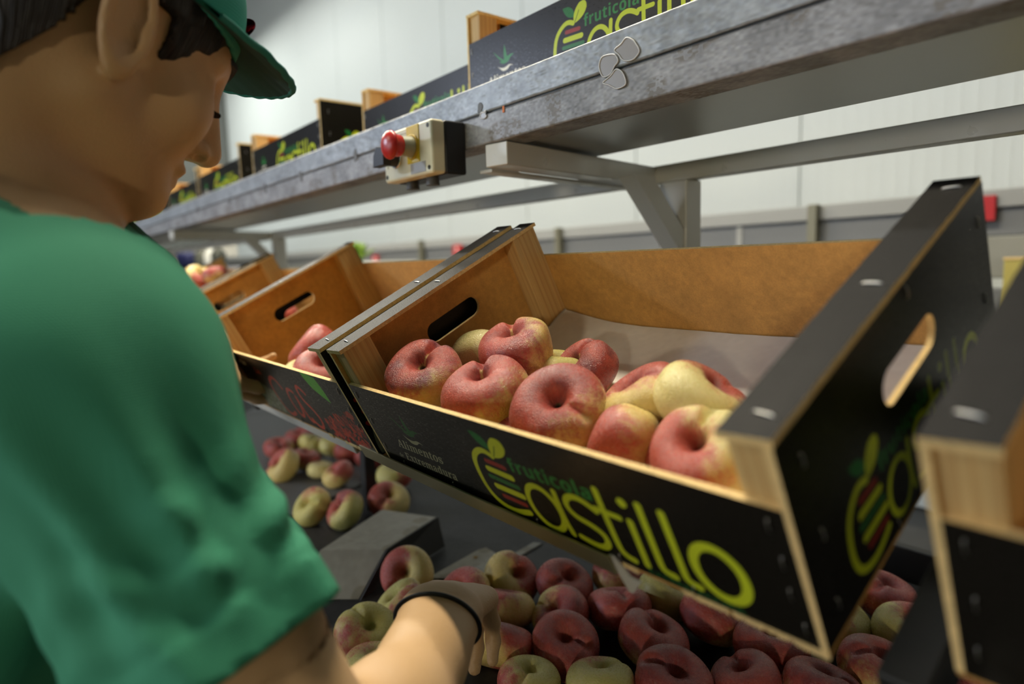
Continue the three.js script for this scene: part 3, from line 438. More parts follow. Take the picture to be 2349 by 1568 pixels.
// a few stock fruit for the other crates and the belt
const STOCK = {
  r: [{ seed: 71, amount: 0.8, dark: 0.25, blush: [0.3, 1, 0.2] }, { seed: 75, amount: 0.72, dark: 0.3, blush: [-0.4, 0.8, 0.4] }],
  y: [{ seed: 81, amount: 0.42, dark: 0.1, blush: [0.4, 0.3, 0.8] }, { seed: 85, amount: 0.36, dark: 0.05, blush: [-0.7, 0.2, 0.3] }],
  m: [{ seed: 91, amount: 0.55, dark: 0.25, blush: [-0.8, 0.5, -0.2] }],
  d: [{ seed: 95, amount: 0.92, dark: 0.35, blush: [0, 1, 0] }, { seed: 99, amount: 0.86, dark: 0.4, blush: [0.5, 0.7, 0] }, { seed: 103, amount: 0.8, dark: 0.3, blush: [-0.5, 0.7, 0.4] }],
  g: [{ seed: 107, amount: 0.12, dark: 0, ground: 'green', blush: [0, 0.4, -1] }, { seed: 111, amount: 0.2, dark: 0.1, ground: 'green', blush: [0.6, 0, 0.6] }],
  p: [{ seed: 115, amount: 0.55, dark: 0.5, ground: 'green', blush: [0.7, 0.4, 0] }], w: [{ seed: 119, amount: 0.05, dark: 0, ground: 'pale', blush: [0, 1, 0] }],
};
const stockGeo = {}; for (const k in STOCK) stockGeo[k] = STOCK[k].map((o) => peachGeo({ R: 0.042, h: 0.68, dip: 0.8, groove: 0.1, lobe: 0.035, lean: 0.06, nu: 96, nv: 60, ...o }));
let pick = 0;
function stockPeach(kind, label, pos, R, quat, group) { const list = stockGeo[kind], t = new THREE.Mesh(list[pick++ % list.length], PEACH); t.name = numbered('peach'); t.position.copy(pos); t.quaternion.copy(quat); t.scale.setScalar(R / 0.042); add(t); return tag(t, label, 'peach', group); }
const turned = (axis, spin) => new THREE.Quaternion().setFromUnitVectors(V(0, 1, 0), dir(axis)).multiply(new THREE.Quaternion().setFromAxisAngle(V(0, 1, 0), spin));
stockPeach('r', 'red peach standing tallest inside the red script crate', rackPoint(-0.33, 0.083, 0.062), 0.041, turned([-0.6, 0.5, 0.2], 1), 'peaches in the red script crate');
stockPeach('d', 'dusky red peach low at the front inside the red script crate', rackPoint(-0.225, 0.05, 0.057), 0.04, turned([0.2, 0.7, 0.6], 2), 'peaches in the red script crate');
stockPeach('w', 'pale peach barely showing over the front panel of the red script crate', rackPoint(-0.288, 0.043, 0.052), 0.029, turned([0, 0.9, 0.3], 0), 'peaches in the red script crate');
stockPeach('r', 'coral peach seen through the hand hole of the red script crate', rackPoint(-0.69, 0.162, 0.062), 0.042, turned([0.3, 0.8, 0.3], 2), 'peaches in the third crate');
stockPeach('y', 'pale yellow peach heaped at the front of the farthest rack crate', rackPoint(-1.52, 0.215, 0.095), 0.044, turned([0, 0.9, 0.4], 1), 'peaches in the farthest crate');
stockPeach('y', 'yellow peach with a pink side on top of the farthest rack crate', rackPoint(-1.43, 0.225, 0.112), 0.046, turned([0.5, 0.6, 0.4], 3), 'peaches in the farthest crate');
stockPeach('r', 'pink peach at the back of the heap in the farthest rack crate', rackPoint(-1.36, 0.25, 0.11), 0.036, turned([-0.3, 0.9, 0], 3), 'peaches in the farthest crate');

// ---------------------------------------------------------------- sorting belt under the rack
const BY = 0.712;
{
  const t = thing('sorting_belt', 'wide dark sorting belt below the tilted crates, scattered with peaches', 'conveyor belt');
  part('belt', span(-3.4, 1.9, BY - 0.012, BY, -0.72, 0.09, 0.003), M.belt, t);
  part('belt_frame', span(-3.4, 1.9, BY - 0.12, BY - 0.02, 0.095, 0.115, 0.003), M.steel, t); part('belt_frame', span(-3.4, 1.9, BY - 0.12, BY + 0.05, -0.745, -0.725, 0.003), M.darkSheet, t);
  part('belt_bed', span(-3.4, 1.9, BY - 0.1, BY - 0.0125, -0.72, 0.09, 0.003), M.darkSheet, t);
  for (const x of [-3.2, -1.4, 0.3, 1.8]) for (const z of [-0.68, 0.05]) part('leg', span(x - 0.02, x + 0.02, 0, BY - 0.1, z - 0.02, z + 0.02, 0.003), M.steel, t);
}
function sheet(name, label, pts, th, m) {                                        // flat folded sheet: list of quads
  const t = thing(name, label, 'sheet'); pts.forEach((q, i) => { const P = q.map((p) => V(...p)), n = P[1].clone().sub(P[0]).cross(P[3].clone().sub(P[0])).normalize().multiplyScalar(th), g = new THREE.BufferGeometry(), v = [...P, ...P.map((p) => p.clone().sub(n))]; g.setAttribute('position', new THREE.Float32BufferAttribute(v.flatMap((p) => p.toArray()), 3)); g.setIndex([0, 1, 2, 0, 2, 3, 4, 6, 5, 4, 7, 6, 0, 4, 5, 0, 5, 1, 1, 5, 6, 1, 6, 2, 2, 6, 7, 2, 7, 3, 3, 7, 4, 3, 4, 0]); const ng = g.toNonIndexed(); ng.computeVertexNormals(); part(i ? 'sloped_face' : 'top_face', metricUV(ng), m, t); }); return t;
}
sheet('divider_sheet', 'bent pale grey metal divider on the belt left of the hand', [[[-0.335, 0.762, -0.04], [-0.265, 0.762, -0.121], [-0.324, 0.762, -0.254], [-0.425, 0.762, -0.199]], [[-0.30, 0.714, 0.02], [-0.232, 0.714, -0.055], [-0.265, 0.762, -0.121], [-0.335, 0.762, -0.04]]], 0.002, M.greySheet);
sheet('side_plate', 'dark upright plate beside the bent divider sheet', [[[-0.228, 0.714, -0.055], [-0.261, 0.764, -0.121], [-0.318, 0.764, -0.254], [-0.300, 0.714, -0.254]]], 0.002, M.darkSheet);
{
  const t = sheet('guide_plate', 'flat pale plate with a bolt hole behind the reaching hand', [[[-0.215, 0.716, -0.168], [-0.09, 0.716, -0.301], [-0.242, 0.716, -0.305], [-0.244, 0.716, -0.29]].slice(0, 4)], 0.002, M.greySheet);
  part('bolt_hole', new THREE.CylinderGeometry(0.007, 0.007, 0.001, 20).translate(-0.19, 0.7166, -0.226), M.black, t); part('stain_spot', new THREE.CylinderGeometry(0.004, 0.0035, 0.0006, 12).translate(-0.222, 0.7164, -0.268), std({ color: 0x8a6a1c, roughness: 0.8 }), t, 'brown juice spot');
  sheet('joint_strip', 'short pale strip lying on the belt under the crate rail', [[[-0.19, 0.7145, -0.315], [-0.176, 0.7145, -0.323], [-0.19, 0.7145, -0.392], [-0.204, 0.7145, -0.384]]], 0.002, M.greySheet);
  sheet('side_tray', 'wide grey tray floor at the far left under the crates', [[[-1.5, 0.7155, -0.1], [-0.64, 0.7155, -0.1], [-0.8, 0.7155, -0.5], [-1.9, 0.7155, -0.5]]], 0.002, std({ color: 0x5c5d5e, roughness: 0.5 }));
}
{
  const G = 'peaches on the sorting belt', L = [
    [-0.093, -0.156, 40, 'r', 'small red peach just behind the reaching hand on the belt', [-0.5, 0.6, 0.4]],
    [-0.077, -0.233, 42, 'y', 'red and yellow peach standing against the pale plate, right of the hand', [0.3, 0.7, 0.5]],
    [-0.013, -0.281, 41, 'd', 'dark red peach farthest back in the pile, under the crate rail', [0.3, 0.8, 0.4]],
    [-0.021, -0.18, 39, 'm', 'yellow-tipped dark peach in the middle of the pile beside the hand', [0.1, 0.9, -0.3]],
    [0.04, -0.223, 40, 'm', 'red peach with a yellow right lobe in the middle of the pile', [-0.5, 0.7, 0.4]],
    [0.086, -0.289, 44, 'r', 'broad bright red peach with a dark hollow, behind the near pile', [0, 0.95, -0.25]],
    [0.104, -0.369, 41, 'g', 'dim green peach right under the lettering of the near crate', [0.4, 0.7, 0.2]],
    [0.045, -0.115, 43, 'd', 'dark peach with a pale cleft, first to the right of the wrist', [0.2, 0.8, -0.5]],
    [0.101, -0.174, 43, 'd', 'dark plum peach with a wide hollow in the middle front of the pile', [0, 0.85, 0.4]],
    [0.166, -0.264, 44, 'r', 'red peach with a bright yellow cleft under the near crate corner', [0.2, 0.85, 0.2]],
    [0.119, -0.1, 36, 'g', 'small green peach at the bottom edge next to the wrist', [0.1, 1, 0.1]],
    [0.178, -0.156, 40, 'g', 'round green peach at the bottom edge, centre of the pile', [0, 1, -0.2]],
    [0.234, -0.215, 44, 'd', 'dark red peach at the bottom edge, right of the round green one', [0.1, 0.9, 0.3]],
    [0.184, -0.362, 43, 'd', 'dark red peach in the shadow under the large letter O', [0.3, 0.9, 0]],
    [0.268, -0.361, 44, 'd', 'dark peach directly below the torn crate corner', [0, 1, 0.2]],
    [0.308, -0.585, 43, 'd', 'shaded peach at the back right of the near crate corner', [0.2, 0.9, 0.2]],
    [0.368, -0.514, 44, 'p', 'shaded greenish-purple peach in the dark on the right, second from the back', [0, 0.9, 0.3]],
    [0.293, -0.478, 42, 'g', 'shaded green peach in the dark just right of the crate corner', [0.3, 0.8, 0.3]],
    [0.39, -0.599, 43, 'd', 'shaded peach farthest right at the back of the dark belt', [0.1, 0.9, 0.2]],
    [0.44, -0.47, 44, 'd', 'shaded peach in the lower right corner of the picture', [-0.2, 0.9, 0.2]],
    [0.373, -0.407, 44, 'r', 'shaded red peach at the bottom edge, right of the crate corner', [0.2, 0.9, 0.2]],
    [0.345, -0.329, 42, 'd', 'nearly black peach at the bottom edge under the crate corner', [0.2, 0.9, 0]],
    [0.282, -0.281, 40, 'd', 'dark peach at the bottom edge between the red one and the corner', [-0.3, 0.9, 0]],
    [-0.198, -0.122, 42, 'y', 'yellow-green peach with a red underside, left of the hand by the divider', [-0.1, 0.5, 0.9]],
    [-0.127, -0.07, 39, 'g', 'green peach tucked behind the wrist', [-0.6, 0.8, 0.2]],
    [-0.092, -0.002, 41, 'g', 'green peach left of the wrist, largest of the three beside the sleeve', [0.3, 0.8, 0.4]],
    [-0.034, -0.055, 40, 'g', 'green peach touching the left side of the wrist', [-0.1, 0.9, 0.3]],
    [-0.013, 0.026, 40, 'g', 'green peach lowest beside the bare upper arm', [0.1, 1, 0]],
    [0.025, -0.358, 40, 'd', 'dark peach behind the bent rail bracket', [0.1, 0.9, 0]],
    [-0.583, -0.122, 40, 'g', 'olive peach, left of a close pair on the dark belt', [-0.5, 0.6, 0.6]],
    [-0.518, -0.164, 41, 'p', 'purple-cheeked peach, right of a close pair on the dark belt', [-0.6, 0.6, 0.5]],
    [-0.501, -0.252, 43, 'y', 'lone yellow peach beside the divider sheet, brightest on the belt', [0.2, 0.8, 0.5]],
    [-0.64, -0.34, 40, 'g', 'dim green peach under the left end of the bright rail', [0.1, 0.9, 0.2]],
    [-0.888, -0.172, 44, 'y', 'yellow-green peach right beside the sleeve on the grey tray', [-0.6, 0.5, 0.6]],
    [-1.071, -0.225, 40, 'r', 'red peach half hidden by the sleeve', [0, 0.9, 0.2]],
    [-0.922, -0.241, 38, 'r', 'orange-red peach lying flat in the far group on the tray', [0.1, 0.95, 0.1]],
    [-0.747, -0.25, 37, 'm', 'yellow and red peach at the front of the far group', [-0.4, 0.8, 0.3]],
    [-0.98, -0.343, 40, 'g', 'green peach at the back of the far group, left', [0.2, 0.9, 0.1]],
    [-1.123, -0.302, 41, 'd', 'dark red peach at the far left of the tray', [0, 0.9, 0.3]],
    [-1.046, -0.308, 38, 'g', 'dim green peach behind the dark far-left one', [0.3, 0.9, 0]],
    [-0.825, -0.24, 31, 'w', 'pale cream peach in the front row of the far group', [0, 1, 0]],
    [-0.82, -0.37, 41, 'd', 'dark red peach at the back right of the far group', [0.1, 0.9, 0.3]],
    [-0.896, -0.346, 40, 'd', 'dark red peach in the middle of the far group', [0.2, 0.9, 0.1]],
  ];
  L.forEach(([x, z, r, k, label, axis], i) => stockPeach(k, label, V(x, BY + r * 0.00071 + 0.003, z), r / 1000, turned(axis, i * 2.4), G));
}

// ---------------------------------------------------------------- line behind: guard rail, signs
{
  const z = -2, t = thing('guard_rail', 'long grey conveyor guard with posts running along the white wall', 'guard rail'), lightM = std({ color: 0x9a9c9a, roughness: 0.55 }), midM = std({ color: 0x6d7072, roughness: 0.5 }), lowM = std({ color: 0x8b8c84, roughness: 0.6 });
  part('top_board', span(-8, 3, 1.338, 1.392, z - 0.04, z, 0.004), lightM, t); part('middle_board', span(-8, 3, 1.255, 1.337, z - 0.05, z - 0.012, 0.004), midM, t); part('lower_board', span(-8, 3, 1.13, 1.254, z - 0.05, z - 0.006, 0.004), lowM, t);
  part('bottom_board', span(-8, 3, 1.0, 1.1, z - 0.05, z - 0.01, 0.004), midM, t);
  for (const x of [0.72, -0.5, -1.84, -3.22, -4.6, -6]) part('guard_post', span(x - 0.017, x + 0.017, 0, 1.394, z + 0.001, z + 0.03, 0.003), std({ color: 0x7c7a68, roughness: 0.5, metalness: 0.3 }), t);
  for (const x of [-0.81, -2.5]) part('joint_strip', span(x - 0.013, x + 0.013, 1.256, 1.34, z - 0.012, z - 0.008, 0.001), lightM, t);
  const c = document.createElement('canvas'); c.width = c.height = 128; const q = c.getContext('2d'); q.fillStyle = '#b0181a'; q.fillRect(0, 0, 128, 128); q.fillStyle = '#efe6e4'; q.beginPath(); q.arc(56, 44, 20, Math.PI, 0); q.fill(); q.fillRect(36, 42, 40, 10); q.fillRect(44, 62, 34, 9); q.fillRect(40, 76, 20, 8);
  const face = std({ map: canvasTex(c), roughness: 0.4 }), side = std({ color: 0xa51a1c, roughness: 0.45 });
  [[-0.012, 1.337, 'red square sign with white marks on the guard, right of the near crate'], [-2.79, 1.309, 'red square sign on the guard just above the red script crate'], [-3.92, 1.276, 'red square sign on the guard nearest the second shelf post']].forEach(([x, y, label], i) => {
    const s = thing('warning_sign', label, 'sign', [x, y, z + 0.004]); part('sign_plate', new RoundedBoxGeometry(0.105, 0.075, 0.006, 3, 0.003).translate(0, 0, 0.003), side, s); part('sign_face', new THREE.PlaneGeometry(0.096, 0.067).translate(0, 0, 0.0063), face, s);
  });
  const w = thing('wooden_upright', 'pale yellowish wooden upright at the right edge behind the crates', 'post', [0.128, 0, -1.93]); part('timber', span(-0.04, 0.04, 0, 1.185, -0.02, 0.02, 0.002), std({ color: 0xb9ad5e, roughness: 0.7 }), w); part('timber_cap', span(-0.042, 0.042, 1.185, 1.192, -0.022, 0.022, 0.001), M.rawEdge, w);
}
{ // blurred things far down the line
  const m = thing('packing_machine', 'blurred grey machine far down the line behind the shoulder', 'machine', [-6.4, 0, -1.35]);
  part('machine_table', span(-1.7, 1.4, 1.2, 1.26, -0.25, 0.25, 0.01), std({ color: 0x9698a0, roughness: 0.5 }), m); part('machine_hood', span(-1.6, 0.5, 1.36, 1.5, -0.2, -0.05, 0.01), M.steel, m); part('machine_foot', span(-1.5, 1.2, 0, 1.2, -0.2, 0.2, 0.01), M.steel, m); part('machine_post', span(-1.62, -1.54, 1.26, 1.5, -0.02, 0.06, 0.004), housingMat, m);
  const tubP = [[0.3, 0], [0.42, 0.02], [0.46, 0.1], [0.43, 0.16], [0.34, 0.19], [0, 0.2]].map((p) => new THREE.Vector2(p[0], p[1])).reverse();
  const b = thing('blue_sack', 'dark blue sack lying on the far machine', 'sack', [-6.35, 1.26, -1.12]); part('sack_body', new THREE.LatheGeometry(tubP, 28).scale(1, 0.85, 0.25), std({ color: 0x10184a, roughness: 0.7 }), b);
  const k = thing('black_tray', 'flat black tray at the left of the far blue sack', 'tray', [-7.45, 1.262, -1.12]); part('tray_body', new RoundedBoxGeometry(0.9, 0.07, 0.22, 2, 0.01).translate(0, 0.035, 0), M.black, k);
  [['white bottle standing right of the far blue sack', 0xdfe2dc, -5.3, 0.055], ['dark grey bottle rightmost on the far machine', 0x3c4038, -5.06, 0.06], ['dark grey bottle between the far blue sack and the white bottle', 0x55584e, -5.56, 0.07]].forEach(([label, c, x, r]) => { const o = thing('bottle', label, 'bottle', [x, 1.26, -1.15]); part('bottle_body', new THREE.LatheGeometry([[0, 0], [r, 0], [r, 0.11], [r * 0.5, 0.15], [r * 0.4, 0.17]].map((p) => new THREE.Vector2(...p)), 20), std({ color: c, roughness: 0.4 }), o); part('bottle_cap', new THREE.CylinderGeometry(r * 0.45, r * 0.45, 0.03, 16).translate(0, 0.18, 0), M.black, o); });
  const gr = thing('green_bundle', 'small blurred green leafy bundle beside the second shelf post', 'plant', [-2.35, 1.262, -1.1]); const q = rng(4), leaf = []; for (let i = 0; i < 26; i++) { const g = new THREE.SphereGeometry(1, 8, 6).scale(0.05, 0.004, 0.016).translate(0.045, 0, 0); g.rotateZ(0.2 + 1.0 * q()); g.rotateY(q() * 6.28); leaf.push(g); } const gm = std({ color: 0x6f8f2a, roughness: 0.7 }); leaf.forEach((g) => part('leaf', g, gm, gr)); part('bundle_stem', new THREE.CylinderGeometry(0.02, 0.03, 0.03, 12).translate(0, -0.012, 0), gm, gr);
  const sb = thing('side_table', 'narrow grey ledge behind the second shelf post', 'table', [-2.35, 0, -1.1]); part('table_top', span(-0.4, 0.4, 1.215, 1.245, -0.1, 0.1, 0.005), M.steel, sb); for (const s of [-0.35, 0.35]) part('table_leg', span(s - 0.015, s + 0.015, 0, 1.215, -0.015, 0.015, 0.002), M.steel, sb);
}

// ---------------------------------------------------------------- the worker: signed distance fields meshed with surface nets
function surfaceNets(f, lo, hi, h) {
  const n = [0, 1, 2].map((k) => Math.ceil((hi[k] - lo[k]) / h) + 1), [nx, ny, nz] = n, F = new Float32Array(nx * ny * nz), id = (i, j, k) => i + nx * (j + ny * k);
  for (let k = 0; k < nz; k++) for (let j = 0; j < ny; j++) for (let i = 0; i < nx;) { const d = f(lo[0] + i * h, lo[1] + j * h, lo[2] + k * h); F[id(i, j, k)] = d; i++; let s = Math.floor(Math.abs(d) / h) - 3; while (s-- > 0 && i < nx) F[id(i++, j, k)] = d; }
  const cell = new Int32Array(nx * ny * nz).fill(-1), P = [], I = [];
  for (let k = 0; k < nz - 1; k++) for (let j = 0; j < ny - 1; j++) for (let i = 0; i < nx - 1; i++) {
    let c = 0, sx = 0, sy = 0, sz = 0, m = 0; const v = [];
    for (let q = 0; q < 8; q++) { const d = F[id(i + (q & 1), j + (q >> 1 & 1), k + (q >> 2))]; v.push(d); if (d < 0) m++; }
    if (m === 0 || m === 8) continue;
    for (let a = 0; a < 8; a++) for (const b of [1, 2, 4]) { if (a & b) continue; const o = a | b; if ((v[a] < 0) !== (v[o] < 0)) { const t = v[a] / (v[a] - v[o]); sx += (a & 1) + (b === 1 ? t : 0); sy += (a >> 1 & 1) + (b === 2 ? t : 0); sz += (a >> 2) + (b === 4 ? t : 0); c++; } }
    cell[id(i, j, k)] = P.length / 3; P.push(lo[0] + (i + sx / c) * h, lo[1] + (j + sy / c) * h, lo[2] + (k + sz / c) * h);
  }
  const quad = (a, b, c, d, flip) => { if (a < 0 || b < 0 || c < 0 || d < 0) return; flip ? I.push(a, c, b, a, d, c) : I.push(a, b, c, a, c, d); };
  for (let k = 1; k < nz - 1; k++) for (let j = 1; j < ny - 1; j++) for (let i = 1; i < nx - 1; i++) {
    const d = F[id(i, j, k)] < 0;
    if (d !== F[id(i + 1, j, k)] < 0) quad(cell[id(i, j - 1, k - 1)], cell[id(i, j, k - 1)], cell[id(i, j, k)], cell[id(i, j - 1, k)], !d);
    if (d !== F[id(i, j + 1, k)] < 0) quad(cell[id(i - 1, j, k - 1)], cell[id(i - 1, j, k)], cell[id(i, j, k)], cell[id(i, j, k - 1)], !d);
    if (d !== F[id(i, j, k + 1)] < 0) quad(cell[id(i - 1, j - 1, k)], cell[id(i, j - 1, k)], cell[id(i, j, k)], cell[id(i - 1, j, k)], !d);
  }
  const g = new THREE.BufferGeometry(); g.setAttribute('position', new THREE.Float32BufferAttribute(P, 3)); g.setIndex(I); g.computeVertexNormals(); const uv = new Float32Array(P.length / 3 * 2); for (let i = 0; i < P.length / 3; i++) { uv[2 * i] = P[3 * i] + P[3 * i + 2]; uv[2 * i + 1] = P[3 * i + 1]; } g.setAttribute('uv', new THREE.BufferAttribute(uv, 2)); return g;
}
const cap = (a, b, ra, rb = ra) => { const ab = [b[0] - a[0], b[1] - a[1], b[2] - a[2]], l2 = ab[0] ** 2 + ab[1] ** 2 + ab[2] ** 2 || 1e-9; return (x, y, z) => { const px = x - a[0], py = y - a[1], pz = z - a[2], t = clamp((px * ab[0] + py * ab[1] + pz * ab[2]) / l2); return Math.hypot(px - ab[0] * t, py - ab[1] * t, pz - ab[2] * t) - (ra + (rb - ra) * t); }; };
const smin = (a, b, k) => { const h = Math.max(k - Math.abs(a - b), 0) / k; return Math.min(a, b) - h * h * k * 0.25; };
const smax = (a, b, k) => -smin(-a, -b, k);
const blend = (list, k) => (x, y, z) => { let d = 1e9; for (const f of list) d = smin(d, f(x, y, z), k); return d; };
// head frame: f forward, u up, s to the worker's right; origin between the ears
const HF = [-0.2595, -0.421, -0.8691], HU = [0.0438, 0.8939, -0.4461], HS = [0.9648, -0.1539, -0.2135], HC = [0.02, 1.4035, 0.252];
const hp = (f, u, s) => [0, 1, 2].map((k) => HC[k] + HF[k] * f + HU[k] * u + HS[k] * s);
const inHead = (fn) => (x, y, z) => { const a = x - HC[0], b = y - HC[1], c = z - HC[2]; return fn(a * HF[0] + b * HF[1] + c * HF[2], a * HU[0] + b * HU[1] + c * HU[2], a * HS[0] + b * HS[1] + c * HS[2]); };
const ell = (c, r) => (x, y, z) => { const a = (x - c[0]) / r[0], b = (y - c[1]) / r[1], d = (z - c[2]) / r[2], k0 = Math.hypot(a, b, d), k1 = Math.hypot(a / r[0], b / r[1], d / r[2]); return k0 < 1e-6 ? -Math.min(...r) : k0 * (k0 - 1) / k1; };
const sph = (c, r) => (x, y, z) => Math.hypot(x - c[0], y - c[1], z - c[2]) - r;
const cranium = ell([-0.012, 0.048, 0], [0.098, 0.088, 0.076]);
const headLocal = (() => {
  const A = [cranium, ell([0.045, -0.022, 0], [0.053, 0.085, 0.057])];
  const base = blend(A, 0.04);
  return (f, u, s) => {
    const t = Math.abs(s);
    let d = base(f, u, s);
    d = smin(d, cap([-0.002, -0.045, 0.053], [0.066, -0.094, 0.022], 0.020, 0.016)(f, u, t), 0.03);
    d = smin(d, sph([0.079, -0.096, 0.006], 0.017)(f, u, t), 0.022);
    d = smin(d, sph([0.062, -0.022, 0.043], 0.020)(f, u, t), 0.03);
    d = smin(d, cap([0.088, 0.036, 0.008], [0.070, 0.033, 0.048], 0.010, 0.008)(f, u, t), 0.016);
    d = smax(d, -sph([0.094, 0.010, 0.034], 0.014)(f, u, t), 0.014);
    d = smin(d, sph([0.0735, 0.006, 0.032], 0.0125)(f, u, t), 0.006);
    d = smin(d, cap([0.093, 0.020, 0], [0.1145, -0.0315, 0], 0.0085, 0.0138)(f, u, s), 0.014);
    d = smin(d, sph([0.103, -0.0375, 0.0125], 0.0098)(f, u, t), 0.006);
    d = smax(d, -ell([0.1045, -0.0435, 0.0175], [0.0056, 0.0052, 0.0062])(f, u, t), 0.002);
    d = smin(d, ell([0.092, -0.061, 0], [0.010, 0.0075, 0.024])(f, u, s), 0.008);
    d = smin(d, ell([0.090, -0.0745, 0], [0.0095, 0.0075, 0.020])(f, u, s), 0.007);
    // ear
    const e = t - 0.074 - 0.25 * Math.max(0, -f), ef = f + 0.008 + 0.15 * u, eu = u - 0.004;
    const ring = Math.hypot(Math.hypot(ef / 0.8, eu * 0.62) - 0.0205, (e - 0.008) * 0.9) - 0.0046;
    const disc = Math.max(Math.hypot(ef / 0.8, eu * 0.62) - 0.0205, Math.abs(e - 0.003) - 0.003), lobe = ell([0.002, -0.0315, 0], [0.0105, 0.0115, 0.005])(ef, eu, e - 0.005);
    d = smin(d, smin(smin(ring, disc, 0.005), lobe, 0.006), 0.006);
    d = smin(d, ell([0.014, -0.003, 0], [0.006, 0.008, 0.006])(ef, eu, e - 0.004), 0.005);
    return d;
  };
})();
const headF = inHead(headLocal);
// joints
const J = { neckTop: hp(-0.028, -0.03, 0), neckBase: [0.007, 1.252, 0.336], sR: [0.178, 1.142, 0.293], eR: [0.324, 0.902, 0.208], wR: [0.175, 0.901, 0.048], sL: [-0.165, 1.235, 0.315], eL: [-0.345, 1.035, 0.215], wL: [-0.388, 1.108, 0.088], waist: [0.01, 1.02, 0.375], hip: [-0.01, 0.86, 0.40] };
const lerp3 = (a, b, t) => a.map((x, i) => x + (b[i] - x) * t), plus = (a, b, s = 1) => a.map((x, i) => x + b[i] * s);
const armR = [cap(J.sR, lerp3(J.sR, J.eR, 0.5), 0.054, 0.049), cap(lerp3(J.sR, J.eR, 0.5), J.eR, 0.049, 0.041), cap(J.eR, lerp3(J.eR, J.wR, 0.35), 0.040, 0.039), cap(lerp3(J.eR, J.wR, 0.35), plus(J.wR, [0.009, 0, -0.009]), 0.039, 0.0245), cap(lerp3(J.eR, J.wR, 0.7), plus(J.wR, [-0.009, 0, 0.009]), 0.026, 0.0235)];
const armL = [cap(J.sL, J.eL, 0.052, 0.040), cap(J.eL, lerp3(J.eL, J.wL, 0.35), 0.041, 0.042), cap(lerp3(J.eL, J.wL, 0.35), J.wL, 0.042, 0.026)];
function hand(w, fwd, side, down, curl, s = 1) {                                 // side points to the little finger
  const L = [], K = [-0.029, -0.010, 0.010, 0.028], len = [[0.040, 0.025, 0.02], [0.044, 0.028, 0.021], [0.041, 0.026, 0.02], [0.032, 0.019, 0.018]];
  const at = (a, b, c) => [0, 1, 2].map((i) => w[i] + fwd[i] * a * s + side[i] * b * s + down[i] * c * s);
  const palm = []; K.forEach((k, i) => palm.push(cap(at(0, k * 0.55, 0), at(0.083 - 0.004 * Math.abs(i - 1), k, -0.002), 0.0145, 0.0112)));
  palm.push(cap(at(0.018, -0.02, 0.006), at(0.05, -0.024, 0.012), 0.015, 0.012));
  const out = [blend(palm, 0.018)];
  K.forEach((k, i) => { let p = at(0.083 - 0.004 * Math.abs(i - 1), k, -0.001), a = 0.45; len[i].forEach((l, j) => { a += curl[j] + 0.05 * i; const q = [0, 1, 2].map((m) => p[m] + (fwd[m] * Math.cos(a) + down[m] * Math.sin(a) + side[m] * (i - 1.4) * 0.06) * l * s); out.push(cap(p, q, [0.0098, 0.0088, 0.008][j] * (i === 3 ? 0.88 : 1), [0.0088, 0.008, 0.0068][j] * (i === 3 ? 0.88 : 1))); p = q; }); });
  const t0 = at(0.022, -0.024, 0.008), t1 = at(0.05, -0.046, 0.022), t2 = at(0.074, -0.044, 0.042), t3 = at(0.088, -0.036, 0.058);
  out.push(cap(t0, t1, 0.014, 0.0115), cap(t1, t2, 0.011, 0.0095), cap(t2, t3, 0.0095, 0.0078));
  return out;
}
const unit = (a) => { const l = Math.hypot(...a); return a.map((x) => x / l); };
const cross = (a, b) => [a[1] * b[2] - a[2] * b[1], a[2] * b[0] - a[0] * b[2], a[0] * b[1] - a[1] * b[0]];
const handR = (() => { const fwd = unit([-0.62, -0.28, -0.70]), side = unit([0.71, -0.05, -0.66]), dn = unit(cross(side, fwd)).map((x) => x); const down = dn[1] > 0 ? dn.map((x) => -x) : dn; return hand(J.wR, fwd, side, down, [0.35, 0.35, 0.3], 1); })();
const handL = (() => { const fwd = unit([-0.40, -0.62, -0.45]), side = unit([-0.62, 0.55, -0.25]), s2 = unit(plus(side, fwd, -(side[0] * fwd[0] + side[1] * fwd[1] + side[2] * fwd[2]))), down = unit(cross(fwd, s2)); return hand(J.wL, fwd, s2, down[2] > 0 ? down.map((x) => -x) : down, [0.2, 0.4, 0.4], 1); })();
const joinArm = (arm, hnd) => { const A = blend(arm, 0.03), H = blend(hnd, 0.006); return (x, y, z) => smin(A(x, y, z), H(x, y, z), 0.016); };
const rightArm = joinArm(armR, handR), leftArm = joinArm(armL, handL);
const neck = blend([cap(J.neckTop, J.neckBase, 0.052, 0.053), cap(hp(-0.05, -0.01, 0.03), plus(J.neckBase, [0.02, 0.02, 0.02]), 0.03, 0.045), cap(hp(0.006, -0.07, 0), plus(J.neckBase, [0, 0.01, -0.012]), 0.032, 0.042)], 0.03);
const torso = blend([cap(J.sL, J.sR, 0.062, 0.062), cap(J.neckBase, plus(J.sR, [-0.02, 0.025, 0.005]), 0.058, 0.06), cap(J.neckBase, plus(J.sL, [0.02, 0.02, 0.01]), 0.055, 0.055), cap([0.045, 1.16, 0.34], plus(J.waist, [0.055, 0, 0]), 0.104, 0.1), cap([-0.08, 1.18, 0.34], plus(J.waist, [-0.055, 0, 0]), 0.104, 0.1), cap(plus(J.waist, [0.05, 0, 0]), plus(J.hip, [0.06, 0, 0]), 0.088, 0.098), cap(plus(J.waist, [-0.05, 0, 0]), plus(J.hip, [-0.06, 0, 0]), 0.088, 0.098)], 0.06);
const knees = [[0.04, 0.48, 0.37], [-0.15, 0.48, 0.39]], ankles = [[0.04, 0.09, 0.46], [-0.18, 0.09, 0.48]];
